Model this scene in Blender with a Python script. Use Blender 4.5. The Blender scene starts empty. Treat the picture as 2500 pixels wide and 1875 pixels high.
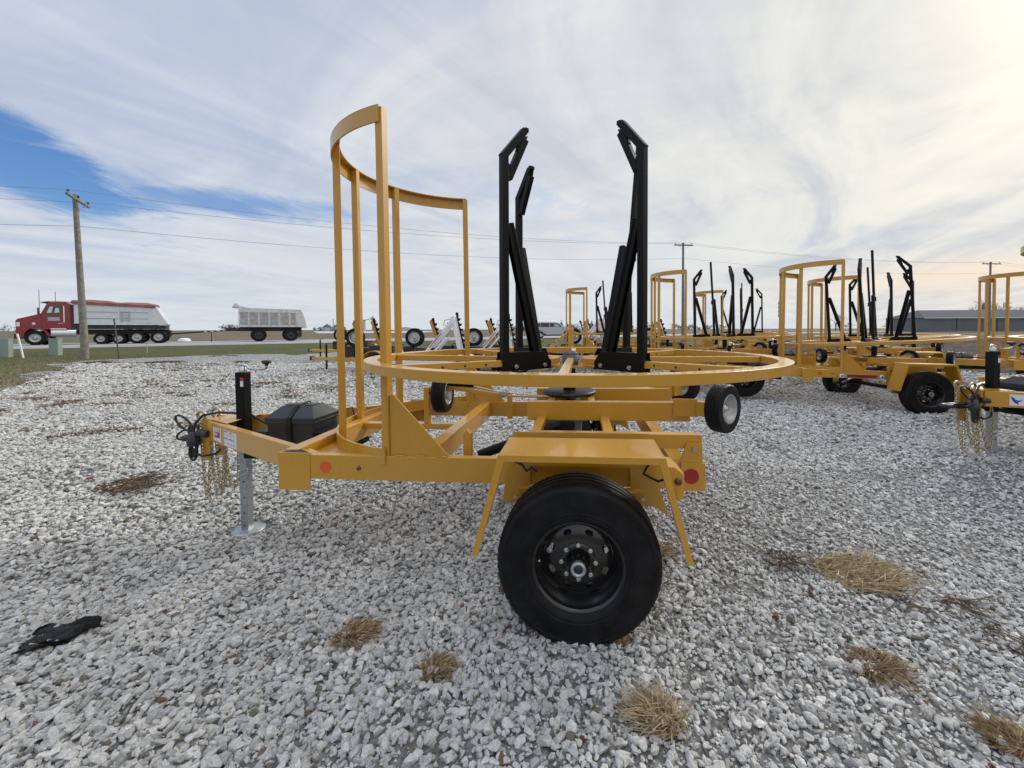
import bpy, bmesh, math, random
import numpy as np
from mathutils import Vector, Matrix, Euler
R = math.radians
S = bpy.context.scene
COL = S.collection
random.seed(7); RNG = np.random.default_rng(11)

# ---------------------------------------------------------------- camera, sky, sun, exposure
cam_d = bpy.data.cameras.new('camera'); cam = bpy.data.objects.new('camera', cam_d); COL.objects.link(cam)
cam.location = (-0.242, -3.329, 1.511)
cam.rotation_euler = (Matrix.Rotation(math.pi/2-0.021, 3, 'X') @ Matrix.Rotation(-0.003, 3, 'Z')).to_euler()
cam_d.sensor_width = 36; cam_d.lens = 14.4
cam_d.shift_x = -0.028; cam_d.shift_y = -0.0451
cam_d.clip_start = 0.05; cam_d.clip_end = 6000
S.camera = cam
S.render.resolution_x = 1024; S.render.resolution_y = 768
S.render.engine = 'CYCLES'
S.view_settings.view_transform = 'Standard'; S.view_settings.look = 'None'
S.view_settings.exposure = 0.16; S.view_settings.gamma = 1.0; S.view_settings.use_curve_mapping = False

SUN_EL, SUN_AZ = R(30), R(46)          # azimuth clockwise from +Y
world = bpy.data.worlds.new('World'); S.world = world; world.use_nodes = True
SKYK = 0.10
def build_world():
    nt = world.node_tree; N = nt.nodes; L = nt.links; N.clear()
    def n(t, **k):
        o = N.new(t)
        for a, b in k.items(): setattr(o, a, b)
        return o
    def math_(op, a, b=None, c=None, clamp=False):
        m = n('ShaderNodeMath', operation=op); m.use_clamp = clamp
        for i, v in enumerate((a, b, c)):
            if v is None: continue
            if isinstance(v, (int, float)): m.inputs[i].default_value = v
            else: L.new(v, m.inputs[i])
        return m.outputs[0]
    def smooth(x, a, b):
        m = n('ShaderNodeMapRange', interpolation_type='SMOOTHSTEP')
        L.new(x, m.inputs[0]); m.inputs[1].default_value = a; m.inputs[2].default_value = b
        return m.outputs[0]
    def mix(f, a, b):
        m = n('ShaderNodeMix', data_type='RGBA')
        if isinstance(f, (int, float)): m.inputs[0].default_value = f
        else: L.new(f, m.inputs[0])
        for s, v in ((m.inputs[6], a), (m.inputs[7], b)):
            if isinstance(v, tuple): s.default_value = (*v, 1)
            else: L.new(v, s)
        return m.outputs[2]
    out = n('ShaderNodeOutputWorld'); bg = n('ShaderNodeBackground'); L.new(bg.outputs[0], out.inputs[0])
    sky = n('ShaderNodeTexSky', sky_type='NISHITA'); sky.sun_disc = False
    sky.sun_elevation = SUN_EL; sky.sun_rotation = SUN_AZ; sky.dust_density = 0.6; sky.air_density = 1.2; sky.ozone_density = 2.0
    tc = n('ShaderNodeTexCoord'); sep = n('ShaderNodeSeparateXYZ'); L.new(tc.outputs['Generated'], sep.inputs[0])
    X, Y, Z = sep.outputs
    z = math_('MAXIMUM', Z, 0.0); zz = math_('ADD', z, 0.07)
    cx = math_('DIVIDE', X, zz); cy = math_('DIVIDE', Y, zz)
    def tex(kx, ky, ang, scale, detail, rough, dist, off):
        c = n('ShaderNodeCombineXYZ'); L.new(cx, c.inputs[0]); L.new(cy, c.inputs[1])
        mp = n('ShaderNodeMapping'); mp.inputs['Rotation'].default_value = (0, 0, ang); mp.inputs['Scale'].default_value = (kx, ky, 1); mp.inputs['Location'].default_value = (off, off*.7, 0)
        vr = n('ShaderNodeVectorRotate', rotation_type='Z_AXIS'); vr.inputs['Angle'].default_value = ang
        L.new(c.outputs[0], vr.inputs[0]); mp.inputs['Rotation'].default_value = (0, 0, 0); L.new(vr.outputs[0], mp.inputs[0])
        t = n('ShaderNodeTexNoise'); t.inputs['Scale'].default_value = scale; t.inputs['Detail'].default_value = detail
        t.inputs['Roughness'].default_value = rough; t.inputs['Distortion'].default_value = dist
        L.new(mp.outputs[0], t.inputs['Vector']); return t.outputs[0]
    # direction helpers: az ~ X/Y (right of the view), el
    hy = math_('MAXIMUM', Y, 0.05)
    u = math_('DIVIDE', X, hy); v = math_('DIVIDE', z, hy)
    def blob(u0, v0, su, sv, rot=0.0):
        a = math_('SUBTRACT', u, u0); b = math_('SUBTRACT', v, v0)
        ca, sa = math.cos(rot), math.sin(rot)
        p = math_('ADD', math_('MULTIPLY', a, ca), math_('MULTIPLY', b, sa)); q = math_('SUBTRACT', math_('MULTIPLY', b, ca), math_('MULTIPLY', a, sa))
        d = math_('ADD', math_('POWER', math_('ABSOLUTE', math_('DIVIDE', p, su)), 2.0), math_('POWER', math_('ABSOLUTE', math_('DIVIDE', q, sv)), 2.0))
        return math_('POWER', 2.718, math_('MULTIPLY', d, -1.0))
    big = tex(1, .45, R(18), .55, 5, .55, .5, 3.1)
    streak = tex(1.25, .42, R(26), 1.05, 7, .58, 1.3, 1.7)
    streak2 = tex(.55, 1.3, R(30), .9, 7, .6, 1.0, 8.3)
    fine = tex(1.2, .7, R(10), 4.0, 7, .66, .8, 5.2)
    # clouds colour
    side = smooth(u, -1.1, 1.15)
    base = mix(side, (.41, .48, .62), (.56, .58, .60))
    white = mix(side, (.66, .69, .74), (.84, .82, .74))
    s1 = smooth(math_('ADD', math_('MULTIPLY', streak, .55), math_('MULTIPLY', streak2, .45)), .36, .66)
    c1 = mix(math_('MULTIPLY', s1, .95), base, white)
    s2 = smooth(math_('ADD', math_('MULTIPLY', big, .7), math_('MULTIPLY', fine, .3)), .38, .62)
    c2 = mix(math_('MULTIPLY', s2, .42), c1, mix(side, (.42, .49, .63), (.50, .54, .61)))
    # blue-grey band of thinner cloud low on the right
    band = math_('MULTIPLY', blob(.98, .235, .75, .055, R(8)), smooth(streak2, .38, .60))
    c2 = mix(math_('MULTIPLY', band, .75), c2, (.40, .47, .60))
    band2 = math_('MULTIPLY', blob(.9, .35, .6, .035, R(14)), smooth(streak, .40, .58))
    c2 = mix(math_('MULTIPLY', band2, .5), c2, (.46, .51, .61))
    # warm bright veil around the hidden sun, upper right
    glow = blob(1.25, .82, .34, .42, R(20))
    c3 = mix(math_('MULTIPLY', glow, .85), c2, (1.10, 1.04, .86))
    glow2 = blob(.98, .46, .72, .42, R(35))
    c3 = mix(math_('MULTIPLY', math_('MULTIPLY', glow2, .62), smooth(streak, .30, .60)), c3, (.97, .93, .79))
    lowc = math_('MULTIPLY', smooth(v, .42, .12), math_('MULTIPLY', smooth(u, .7, .1), smooth(big, .30, .60)))
    c3 = mix(math_('MULTIPLY', lowc, .6), c3, (.74, .75, .75))
    # horizon
    hz = math_('POWER', 2.718, math_('MULTIPLY', v, -9.0))
    hcol = mix(smooth(u, .60, 1.15), (.60, .655, .69), (.72, .63, .60))
    c4 = mix(math_('MULTIPLY', hz, .75), c3, hcol)
    boost = math_('ADD', 1.0, math_('ADD', math_('MULTIPLY', smooth(Z, .62, .95), .9), math_('MULTIPLY', smooth(math_('MULTIPLY', Y, -1.0), -.1, .5), .08)))
    bs = n('ShaderNodeVectorMath', operation='SCALE'); L.new(c4, bs.inputs[0]); L.new(boost, bs.inputs['Scale']); c4 = bs.outputs[0]
    peach = blob(1.08, .135, .40, .035, R(5))
    c4 = mix(math_('MULTIPLY', peach, .8), c4, (.90, .73, .58))
    # openings of clear blue
    n1 = math_('MULTIPLY', math_('SUBTRACT', streak, .5), 1.1); n2 = math_('MULTIPLY', math_('SUBTRACT', big, .5), 1.4); n3 = math_('MULTIPLY', math_('SUBTRACT', fine, .5), .9)
    nn = math_('ADD', math_('ADD', n1, n2), n3)
    o1 = math_('ADD', blob(-1.24, .415, .38, .125, R(-26)), math_('MULTIPLY', nn, .9))
    m1 = smooth(o1, .36, .85)
    o2 = math_('ADD', math_('MULTIPLY', blob(-.80, .315, .62, .05, R(-6)), .95), math_('MULTIPLY', nn, .75))
    m2 = math_('MULTIPLY', smooth(o2, .42, 1.0), .85)
    o3 = math_('ADD', math_('MULTIPLY', blob(-1.0, .36, .34, .07, R(-14)), .75), math_('MULTIPLY', nn, .55))
    m3 = math_('MULTIPLY', smooth(o3, .40, .9), .75)
    o4 = math_('ADD', blob(-.25, .36, .7, .16, R(-12)), math_('MULTIPLY', nn, 1.1))
    m4 = math_('MULTIPLY', smooth(o4, .55, 1.35), .33)
    mm = math_('MAXIMUM', math_('MAXIMUM', m1, m2), math_('MAXIMUM', m3, m4))
    tint = n('ShaderNodeMix', data_type='RGBA', blend_type='MULTIPLY'); tint.inputs[0].default_value = 1
    L.new(sky.outputs[0], tint.inputs[6]); tint.inputs[7].default_value = (.60, .84, 1.24, 1)
    cl = n('ShaderNodeVectorMath', operation='SCALE'); L.new(c4, cl.inputs[0]); cl.inputs['Scale'].default_value = 1/SKYK
    fin = mix(mm, cl.outputs[0], tint.outputs[2])
    L.new(fin, bg.inputs[0]); bg.inputs[1].default_value = SKYK
build_world()
sun_d = bpy.data.lights.new('sun', 'SUN'); sun = bpy.data.objects.new('sun', sun_d); COL.objects.link(sun)
sun_d.energy = 1.8; sun_d.angle = R(12); sun_d.color = (1, .94, .84)
sd = Vector((math.sin(SUN_AZ)*math.cos(SUN_EL), math.cos(SUN_AZ)*math.cos(SUN_EL), math.sin(SUN_EL)))
sun.rotation_euler = sd.to_track_quat('Z', 'Y').to_euler(); sun.location = (20, 20, 30)

# ---------------------------------------------------------------- materials
def mat(name, col, rough=.5, metal=0, coat=0, var=0, vscale=8, bump=0, bscale=60, spec=.5, col2=None, trans=0, alpha=1):
    m = bpy.data.materials.new(name); m.use_nodes = True; nt = m.node_tree; N = nt.nodes; L = nt.links
    b = N['Principled BSDF']; b.inputs['Base Color'].default_value = (*col, 1); b.inputs['Roughness'].default_value = rough
    b.inputs['Metallic'].default_value = metal; b.inputs['Coat Weight'].default_value = coat; b.inputs['Coat Roughness'].default_value = .12
    b.inputs['Specular IOR Level'].default_value = spec
    if trans: b.inputs['Transmission Weight'].default_value = trans
    tc = N.new('ShaderNodeTexCoord')
    if var or col2:
        t = N.new('ShaderNodeTexNoise'); t.inputs['Scale'].default_value = vscale; t.inputs['Detail'].default_value = 5; t.inputs['Roughness'].default_value = .6
        L.new(tc.outputs['Object'], t.inputs['Vector'])
        mr = N.new('ShaderNodeMapRange'); L.new(t.outputs[0], mr.inputs[0]); mr.inputs[1].default_value = .35; mr.inputs[2].default_value = .65
        mx = N.new('ShaderNodeMix'); mx.data_type = 'RGBA'
        c2 = col2 or tuple(min(1, c*(1+var)) for c in col); c1 = col if col2 else tuple(c*(1-var) for c in col)
        mx.inputs[6].default_value = (*c1, 1); mx.inputs[7].default_value = (*c2, 1)
        L.new(mr.outputs[0], mx.inputs[0]); L.new(mx.outputs[2], b.inputs['Base Color'])
    if bump:
        t2 = N.new('ShaderNodeTexNoise'); t2.inputs['Scale'].default_value = bscale; t2.inputs['Detail'].default_value = 4
        L.new(tc.outputs['Object'], t2.inputs['Vector'])
        bp = N.new('ShaderNodeBump'); bp.inputs['Strength'].default_value = bump; bp.inputs['Distance'].default_value = .01
        L.new(t2.outputs[0], bp.inputs['Height']); L.new(bp.outputs[0], b.inputs['Normal'])
    return m
M = dict(
    yellow=mat('yellow_paint', (.56, .287, .027), .37, coat=.5, var=.03, vscale=45, bump=.10, bscale=330),
    black=mat('black_paint', (.0035, .0035, .004), .42, coat=0, spec=.20, bump=.05, bscale=150),
    tyre=mat('rubber', (.0045, .0045, .005), .50, col2=(.014, .014, .016), vscale=9, bump=.15, bscale=90, spec=.20),
    rim=mat('black_rim', (.006, .006, .007), .22, coat=.5),
    steel=mat('bright_steel', (.62, .62, .60), .28, metal=1, var=.15, vscale=60),
    galv=mat('galvanised_steel', (.42, .44, .45), .42, metal=.75, var=.18, vscale=30, bump=.05),
    grey_rim=mat('silver_rim', (.46, .47, .48), .38, metal=.7, var=.1),
    plastic=mat('black_plastic', (.026, .027, .031), .42, bump=.12, bscale=300),
    rubber_hose=mat('black_cable', (.008, .008, .009), .35),
    darkiron=mat('dark_iron', (.05, .05, .052), .5, metal=.6, var=.3, vscale=30),
    zinc=mat('yellow_zinc', (.50, .43, .29), .33, metal=1, var=.3, vscale=40),
    amber=mat('amber_reflector', (.75, .09, .012), .3, coat=.6),
    red=mat('red_reflector', (.30, .004, .006), .35, coat=.6),
    redlens=mat('red_lens', (.13, .006, .006), .15, coat=.8),
    white=mat('white_paint', (.78, .79, .80), .35, coat=.2, var=.05),
    label=mat('white_label', (.74, .75, .76), .4),
    labelred=mat('red_print', (.42, .03, .04), .4), labelblue=mat('blue_print', (.05, .06, .28), .4), labelgrey=mat('grey_print', (.35, .38, .42), .4), labelblack=mat('black_print', (.02, .02, .02), .4),
    truckred=mat('red_truck_paint', (.22, .008, .018), .25, coat=.6, var=.15, vscale=2),
    truckwhite=mat('white_truck_body', (.62, .65, .69), .4, var=.06, vscale=3),
    dirtywhite=mat('dusty_white_body', (.60, .60, .60), .6, var=.16, vscale=2.2),
    tarp=mat('faded_red_tarp', (.23, .095, .085), .7, var=.3, vscale=1.5),
    glass=mat('window_glass', (.03, .04, .04), .06, coat=.6),
    paleglass=mat('see_through_glass', (.50, .62, .58), .1, coat=.5),
    chrome=mat('chrome', (.75, .76, .77), .12, metal=1),
    chassis=mat('chassis_black', (.02, .02, .022), .6, var=.4),
    suv=mat('silver_suv_paint', (.50, .56, .60), .25, metal=.4, coat=.7),
    wood=mat('weathered_wood', (.16, .145, .125), .85, vscale=6, col2=(.28, .26, .23), bump=.6, bscale=25),
    wire=mat('aluminium_wire', (.30, .34, .40), .6),
    pedestal=mat('grey_green_cabinet', (.25, .32, .29), .5, var=.06),
    barn=mat('grey_metal_siding', (.12, .13, .145), .5, var=.08, vscale=.4),
    roof=mat('pale_metal_roof', (.12, .13, .145), .9, spec=.05, metal=.0, var=.05, vscale=.3),
    bin=mat('galvanised_bin', (.40, .45, .50), .4, metal=.4, var=.1, vscale=.5),
    bark=mat('bark', (.10, .085, .075), .9, var=.3),
    straw=mat('dry_straw', (.50, .38, .22), .8, vscale=30, col2=(.22, .13, .065)),
    strawpale=mat('pale_straw', (.66, .56, .37), .8, vscale=30, col2=(.36, .25, .13)),
    weed=mat('brown_weed', (.115, .072, .048), .9, vscale=14, col2=(.21, .145, .085)),
    conifer=mat('conifer_green', (.018, .032, .022), .9, var=.3, vscale=2),
    treeline=mat('hazed_twigs', (.13, .145, .16), .95, vscale=.2, col2=(.17, .17, .17)),  # grey of bare twigs, with distance haze put into the colour
    charred=mat('charred_rubber', (.012, .012, .014), .6, bump=.8, bscale=40),
    grey_dark=mat('dark_grey_fabric', (.05, .055, .06), .8),
)

# ---------------------------------------------------------------- mesh helpers
class MB:
    def __init__(s): s.v = []; s.f = []; s.sm = []
    def add(s, vs, fs, smooth=False):
        b = len(s.v); s.v += [tuple(v) for v in vs]
        for f in fs: s.f.append(tuple(b+i for i in f)); s.sm.append(smooth)
        return s
    def box(s, x0, x1, y0, y1, z0, z1):
        return s.add([(x, y, z) for x in (x0, x1) for y in (y0, y1) for z in (z0, z1)],
                     [(0, 1, 3, 2), (4, 6, 7, 5), (0, 4, 5, 1), (2, 3, 7, 6), (0, 2, 6, 4), (1, 5, 7, 3)])
    def beam(s, a, b, w, h, up=(0, 0, 1)):
        a = Vector(a); b = Vector(b); d = (b-a).normalized(); u = Vector(up)
        sd_ = d.cross(u)
        if sd_.length < 1e-4: sd_ = d.cross(Vector((1, 0, 0)))
        sd_.normalize(); u = sd_.cross(d).normalized()
        vs = [p + sd_*(i*w/2) + u*(j*h/2) for p in (a, b) for i in (-1, 1) for j in (-1, 1)]
        return s.add(vs, [(0, 1, 3, 2), (4, 6, 7, 5), (0, 4, 5, 1), (2, 3, 7, 6), (0, 2, 6, 4), (1, 5, 7, 3)])
    def tube(s, pts, r, n=8, close=False, caps=True):
        pts = [Vector(p) for p in pts]; m = len(pts); rings = []; prev = None
        rr = r if isinstance(r, (list, tuple)) else [r]*m
        for i, p in enumerate(pts):
            if close: t = (pts[(i+1) % m]-pts[i-1])
            else: t = pts[min(i+1, m-1)]-pts[max(i-1, 0)]
            t.normalize()
            if prev is None:
                ref = Vector((0, 0, 1)) if abs(t.z) < .9 else Vector((1, 0, 0))
                a = t.cross(ref).normalized()
            else: a = (prev - t*prev.dot(t)).normalized()
            prev = a; b = t.cross(a)
            rings.append([p + (a*math.cos(2*math.pi*k/n)+b*math.sin(2*math.pi*k/n))*rr[i] for k in range(n)])
        vs = [v for q in rings for v in q]; fs = []
        for i in range(m if close else m-1):
            j = (i+1) % m
            for k in range(n): fs.append((i*n+k, i*n+(k+1) % n, j*n+(k+1) % n, j*n+k))
        s.add(vs, fs, True)
        if caps and not close:
            s.add(rings[0], [tuple(reversed(range(n)))]); s.add(rings[-1], [tuple(range(n))])
        return s
    def cyl(s, a, b, r, n=24, r2=None):
        return s.tube([a, b], [r, r if r2 is None else r2], n)
    def lathe(s, prof, n=48, o=(0, 0, 0), ax='y', smooth=True):
        vs = []; m = len(prof)
        for k in range(n):
            c, t = math.cos(2*math.pi*k/n), math.sin(2*math.pi*k/n)
            for r, h in prof:
                p = {'y': (r*c, h, r*t), 'z': (r*c, r*t, h), 'x': (h, r*c, r*t)}[ax]
                vs.append((p[0]+o[0], p[1]+o[1], p[2]+o[2]))
        fs = [(k*m+i, k*m+i+1, ((k+1) % n)*m+i+1, ((k+1) % n)*m+i) for k in range(n) for i in range(m-1)]
        return s.add(vs, fs, smooth)
    def prism(s, poly, ext, o=(0, 0, 0)):
        # poly: 3d points in a plane; extruded by vector ext
        n = len(poly); e = Vector(ext); P = [Vector(p)+Vector(o) for p in poly]
        fs = [tuple(reversed(range(n))), tuple(range(n, 2*n))] + [(i, (i+1) % n, n+(i+1) % n, n+i) for i in range(n)]
        return s.add(P+[p+e for p in P], fs)
    def arcbar(s, R0, R1, z0, z1, a0=0, a1=2*math.pi, n=96, c=(0, 0)):
        full = abs(a1-a0-2*math.pi) < 1e-6; vs = []; fs = []; m = n if full else n+1
        for k in range(m):
            a = a0+(a1-a0)*k/n
            for r, z in ((R0, z0), (R1, z0), (R1, z1), (R0, z1)): vs.append((c[0]+r*math.cos(a), c[1]+r*math.sin(a), z))
        for k in range(n):
            j = (k+1) % m
            for i in range(4): fs.append((k*4+i, k*4+(i+1) % 4, j*4+(i+1) % 4, j*4+i))
        if not full: fs += [(3, 2, 1, 0), (n*4, n*4+1, n*4+2, n*4+3)]
        return s.add(vs, fs)
    def xf(s, mtx, start=0):
        for i in range(start, len(s.v)): s.v[i] = tuple(mtx @ Vector(s.v[i]))
        return s
    def build(s, name, m, parent=None, bevel=0, loc=None):
        me = bpy.data.meshes.new(name); me.from_pydata([tuple(v) for v in s.v], [], s.f); me.validate(); 
        bm = bmesh.new(); bm.from_mesh(me); bmesh.ops.recalc_face_normals(bm, faces=bm.faces); bm.to_mesh(me); bm.free()
        if len(me.polygons) == len(s.sm): me.polygons.foreach_set('use_smooth', s.sm)
        me.materials.append(m)
        o = bpy.data.objects.new(name, me); COL.objects.link(o)
        if parent: o.parent = parent
        if loc: o.location = loc
        if bevel:
            b = o.modifiers.new('bevel', 'BEVEL'); b.width = bevel; b.segments = 2; b.limit_method = 'ANGLE'; b.angle_limit = R(40); b.harden_normals = False
        return o
def empty(name, loc=(0, 0, 0), rot=(0, 0, 0), parent=None):
    o = bpy.data.objects.new(name, None); COL.objects.link(o); o.location = loc; o.rotation_euler = rot; o.empty_display_size = .2
    if parent: o.parent = parent
    return o
def tag(o, label=None, cat=None, group=None, kind=None):
    if label: o['label'] = label
    if cat: o['category'] = cat
    if group: o['group'] = group
    if kind: o['kind'] = kind
    return o
def kids(o): return [c for c in bpy.data.objects if c.parent == o]
def copy_tree(o, parent=None, skip=()):
    c = o.copy(); COL.objects.link(c); c.parent = parent
    for ch in kids(o):
        if ch.name.split('.')[0] in skip: continue
        copy_tree(ch, c, skip)
    return c
def text_part(body, size, m, parent, mtx, name='lettering', xs=1.0, bold=0):
    cu = bpy.data.curves.new(name, 'FONT'); cu.body = body; cu.size = size; cu.offset = bold; cu.align_x = 'LEFT'; cu.align_y = 'CENTER'; cu.extrude = .0006; cu.space_character = .95; cu.resolution_u = 3
    ob = bpy.data.objects.new('tmp', cu); COL.objects.link(ob); dg = bpy.context.evaluated_depsgraph_get()
    me = bpy.data.meshes.new_from_object(ob.evaluated_get(dg)); bpy.data.objects.remove(ob); bpy.data.curves.remove(cu)
    me.transform(mtx @ Matrix.Diagonal((xs, 1, 1, 1))); me.materials.clear(); me.materials.append(m)
    o = bpy.data.objects.new(name, me); COL.objects.link(o); o.parent = parent; return o
def link_path(mb, pts, r, L):
    # chain of torus-like links along a path
    P = [Vector(p) for p in pts]; seg = [(P[i+1]-P[i]).length for i in range(len(P)-1)]; tot = sum(seg); d = 0; k = 0
    while d < tot:
        s = 0; i = 0
        while i < len(seg)-1 and s+seg[i] < d: s += seg[i]; i += 1
        t = (P[i+1]-P[i]).normalized(); c = P[i]+t*(d-s)
        side = t.cross(Vector((0, 1, 0)) if k % 2 else Vector((1, 0, 0)))
        if side.length < .1: side = t.cross(Vector((0, 0, 1)))
        side.normalize(); w = L*.34
        pts2 = []
        for a in range(10):
            th = 2*math.pi*a/10; pts2.append(c + t*(math.cos(th)*L*.62) + side*(math.sin(th)*w))
        mb.tube(pts2, r, 5, close=True); d += L*.82; k += 1

# ---------------------------------------------------------------- wheels
def tyre_mb(rad, width, rimr, n=96, tread=True):
    # profile (r, y) from outer bead over tread to inner bead
    w = width/2; sh = rad*.055
    prof = [(rimr, -w*.80), (rimr*1.03, -w*.93), (rimr+(rad-rimr)*.25, -w*1.0), (rimr+(rad-rimr)*.55, -w*1.03), (rad-sh*1.6, -w*.96), (rad-sh*1.5, -w*.965), (rad-sh*.75, -w*.90), (rad-sh*.15, -w*.74),
            (rad, -w*.5), (rad, -w*.40), (rad-.009, -w*.38), (rad-.009, -w*.32), (rad, -w*.30), (rad, -w*.04), (rad-.009, -w*.03), (rad-.009, w*.03), (rad, w*.04), (rad, w*.30), (rad-.009, w*.32), (rad-.009, w*.38), (rad, w*.40),
            (rad, w*.5), (rad-sh*.15, w*.74), (rad-sh*.75, w*.90), (rad-sh*1.6, w*.96), (rimr+(rad-rimr)*.55, w*1.03), (rimr, w*.80)]
    mb = MB().lathe(prof, n)
    if tread:
        m = len(prof)
        for k in range(n):
            if k % 3 == 0:
                for i in (6, 7, 8, 21, 22, 23):
                    x, y, z = mb.v[k*m+i]; L = math.hypot(x, z); q = (L-(.001 if i in (8, 21) else .0035))/L; mb.v[k*m+i] = (x*q, y, z*q)
    return mb
def disc_with_holes(mb, r0, r1, y, nh, hr, ha, hb, n=160, nr=10, dish=0.0, rot=0.0):
    vs = []; fs = []
    for j in range(nr+1):
        r = r0+(r1-r0)*j/nr
        for k in range(n):
            a = 2*math.pi*k/n; vs.append((r*math.cos(a), y+dish*((r-r0)/(r1-r0))**2, r*math.sin(a)))
    for j in range(nr):
        rm = r0+(r1-r0)*(j+.5)/nr
        for k in range(n):
            a = 2*math.pi*(k+.5)/n; hit = False
            for h in range(nh):
                c = 2*math.pi*h/nh+rot; da = (a-c+math.pi) % (2*math.pi)-math.pi
                if ((rm-hr)/ha)**2+((da*hr)/hb)**2 < 1: hit = True
            if not hit: fs.append((j*n+k, j*n+(k+1) % n, (j+1)*n+(k+1) % n, (j+1)*n+k))
    mb.add(vs, fs, True)
def make_wheel(parent, loc, side):
    """road wheel; side=-1 outer face towards -y"""
    w = empty('wheel', loc, (0, 0, 0 if side < 0 else math.pi), parent)
    tb = tyre_mb(.397, .240, .215, 186)
    for rr_, yy in ((.245, -.1215), (.262, -.1232), (.352, -.1195)): tb.lathe([(rr_, yy+.003), (rr_+.0015, yy), (rr_+.004, yy), (rr_+.0055, yy+.003)], 120)
    rg_ = random.Random(3)
    for a0, n_ in ((20, 9), (130, 11), (200, 7), (285, 12)):
        for q in range(n_):
            if rg_.random() < .15: continue
            a_ = R(a0+q*4.2); c_, s__ = math.cos(a_), math.sin(a_); r0_, r1_ = .292, .292+rg_.choice((.016, .020, .024)); tb.beam((r0_*c_, -.1238, r0_*s__), (r1_*c_, -.1228, r1_*s__), rg_.choice((.004, .009, .012)), .0022, up=(0, 1, 0))
    tb.build('tyre', M['tyre'], w)
    rb = MB().lathe([(.222, -.098), (.226, -.106), (.220, -.112), (.210, -.104), (.203, -.095), (.199, -.070), (.186, -.062), (.182, -.03), (.172, -.022), (.168, .09), (.206, .098), (.222, .104)], 72)
    disc_with_holes(rb, .085, .170, -.036, 8, .140, .0155, .021, dish=.022, rot=R(22.5))
    rb.lathe([(.085, -.036), (.082, -.041), (.060, -.041), (.050, -.041)], 48)
    rb.build('rim', M['rim'], w)
    hb = MB().lathe([(.060, -.041), (.052, -.050), (.044, -.085), (.037, -.104), (.034, -.108), (.0, -.108)], 32); hb.build('hub', M['rim'], w)
    cap = MB().lathe([(.034, -.104), (.037, -.118), (.036, -.126), (.030, -.129), (.023, -.127), (.021, -.116)], 28); cap.build('hub_cap', M['galv'], w); MB().lathe([(.0215, -.118), (.012, -.122), (0, -.123)], 20).build('hub_plug', M['darkiron'], w)
    MB().lathe([(0, -.02), (.128, -.02), (.132, .0), (.132, .08), (.0, .09)], 32).build('brake_drum', M['chassis'], w)
    for i in range(8):
        a = math.pi/4*i+R(90); m = MB().cyl((.083*math.cos(a), -.038, .083*math.sin(a)), (.083*math.cos(a), -.060, .083*math.sin(a)), .0115, 6)
        m.cyl((.083*math.cos(a), -.060, .083*math.sin(a)), (.083*math.cos(a), -.068, .083*math.sin(a)), .007, 8); m.build('lug_nut', M['steel'], w)
    MB().lathe([(.014, 0), (.0155, -.003), (.0, -.004)], 16, o=(-.142, -.030, .040)).build('label_disc', M['labelgrey'], w)
    MB().cyl((-.188, -.06, .008), (-.188, -.085, .014), .005, 8).build('valve', M['steel'], w)
    return w
def make_roller(parent, loc, yaw):
    """small support wheel whose outer face looks along local -y turned by yaw"""
    w = empty('roller_wheel', loc, (0, 0, yaw), parent)
    t = tyre_mb(.160, .105, .092, 72, False); m = 27
    for k in range(72):
        for i in range(6, 24):
            if (k+(i//2)) % 3 == 0:
                x, y, z = t.v[k*m+i]; L = math.hypot(x, z); q = (L-.004)/L; t.v[k*m+i] = (x*q, y, z*q)
    t.build('tyre', M['tyre'], w)
    MB().lathe([(.094, -.046), (.097, -.050), (.090, -.052), (.086, -.044), (.083, -.020), (.074, -.016), (.072, .0), (.035, .006), (.022, -.002), (.0, -.002)], 48).build('rim', M['grey_rim'], w)
    MB().lathe([(.026, .002), (.024, -.022), (.014, -.024), (.014, -.036), (.0, -.037)], 16).build('hub_bolt', M['steel'], w)
    MB().lathe([(.094, .046), (.072, .02), (.02, .018), (.02, .07), (.0, .07)], 32).build('inner_rim', M['grey_rim'], w)
    return w

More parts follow.
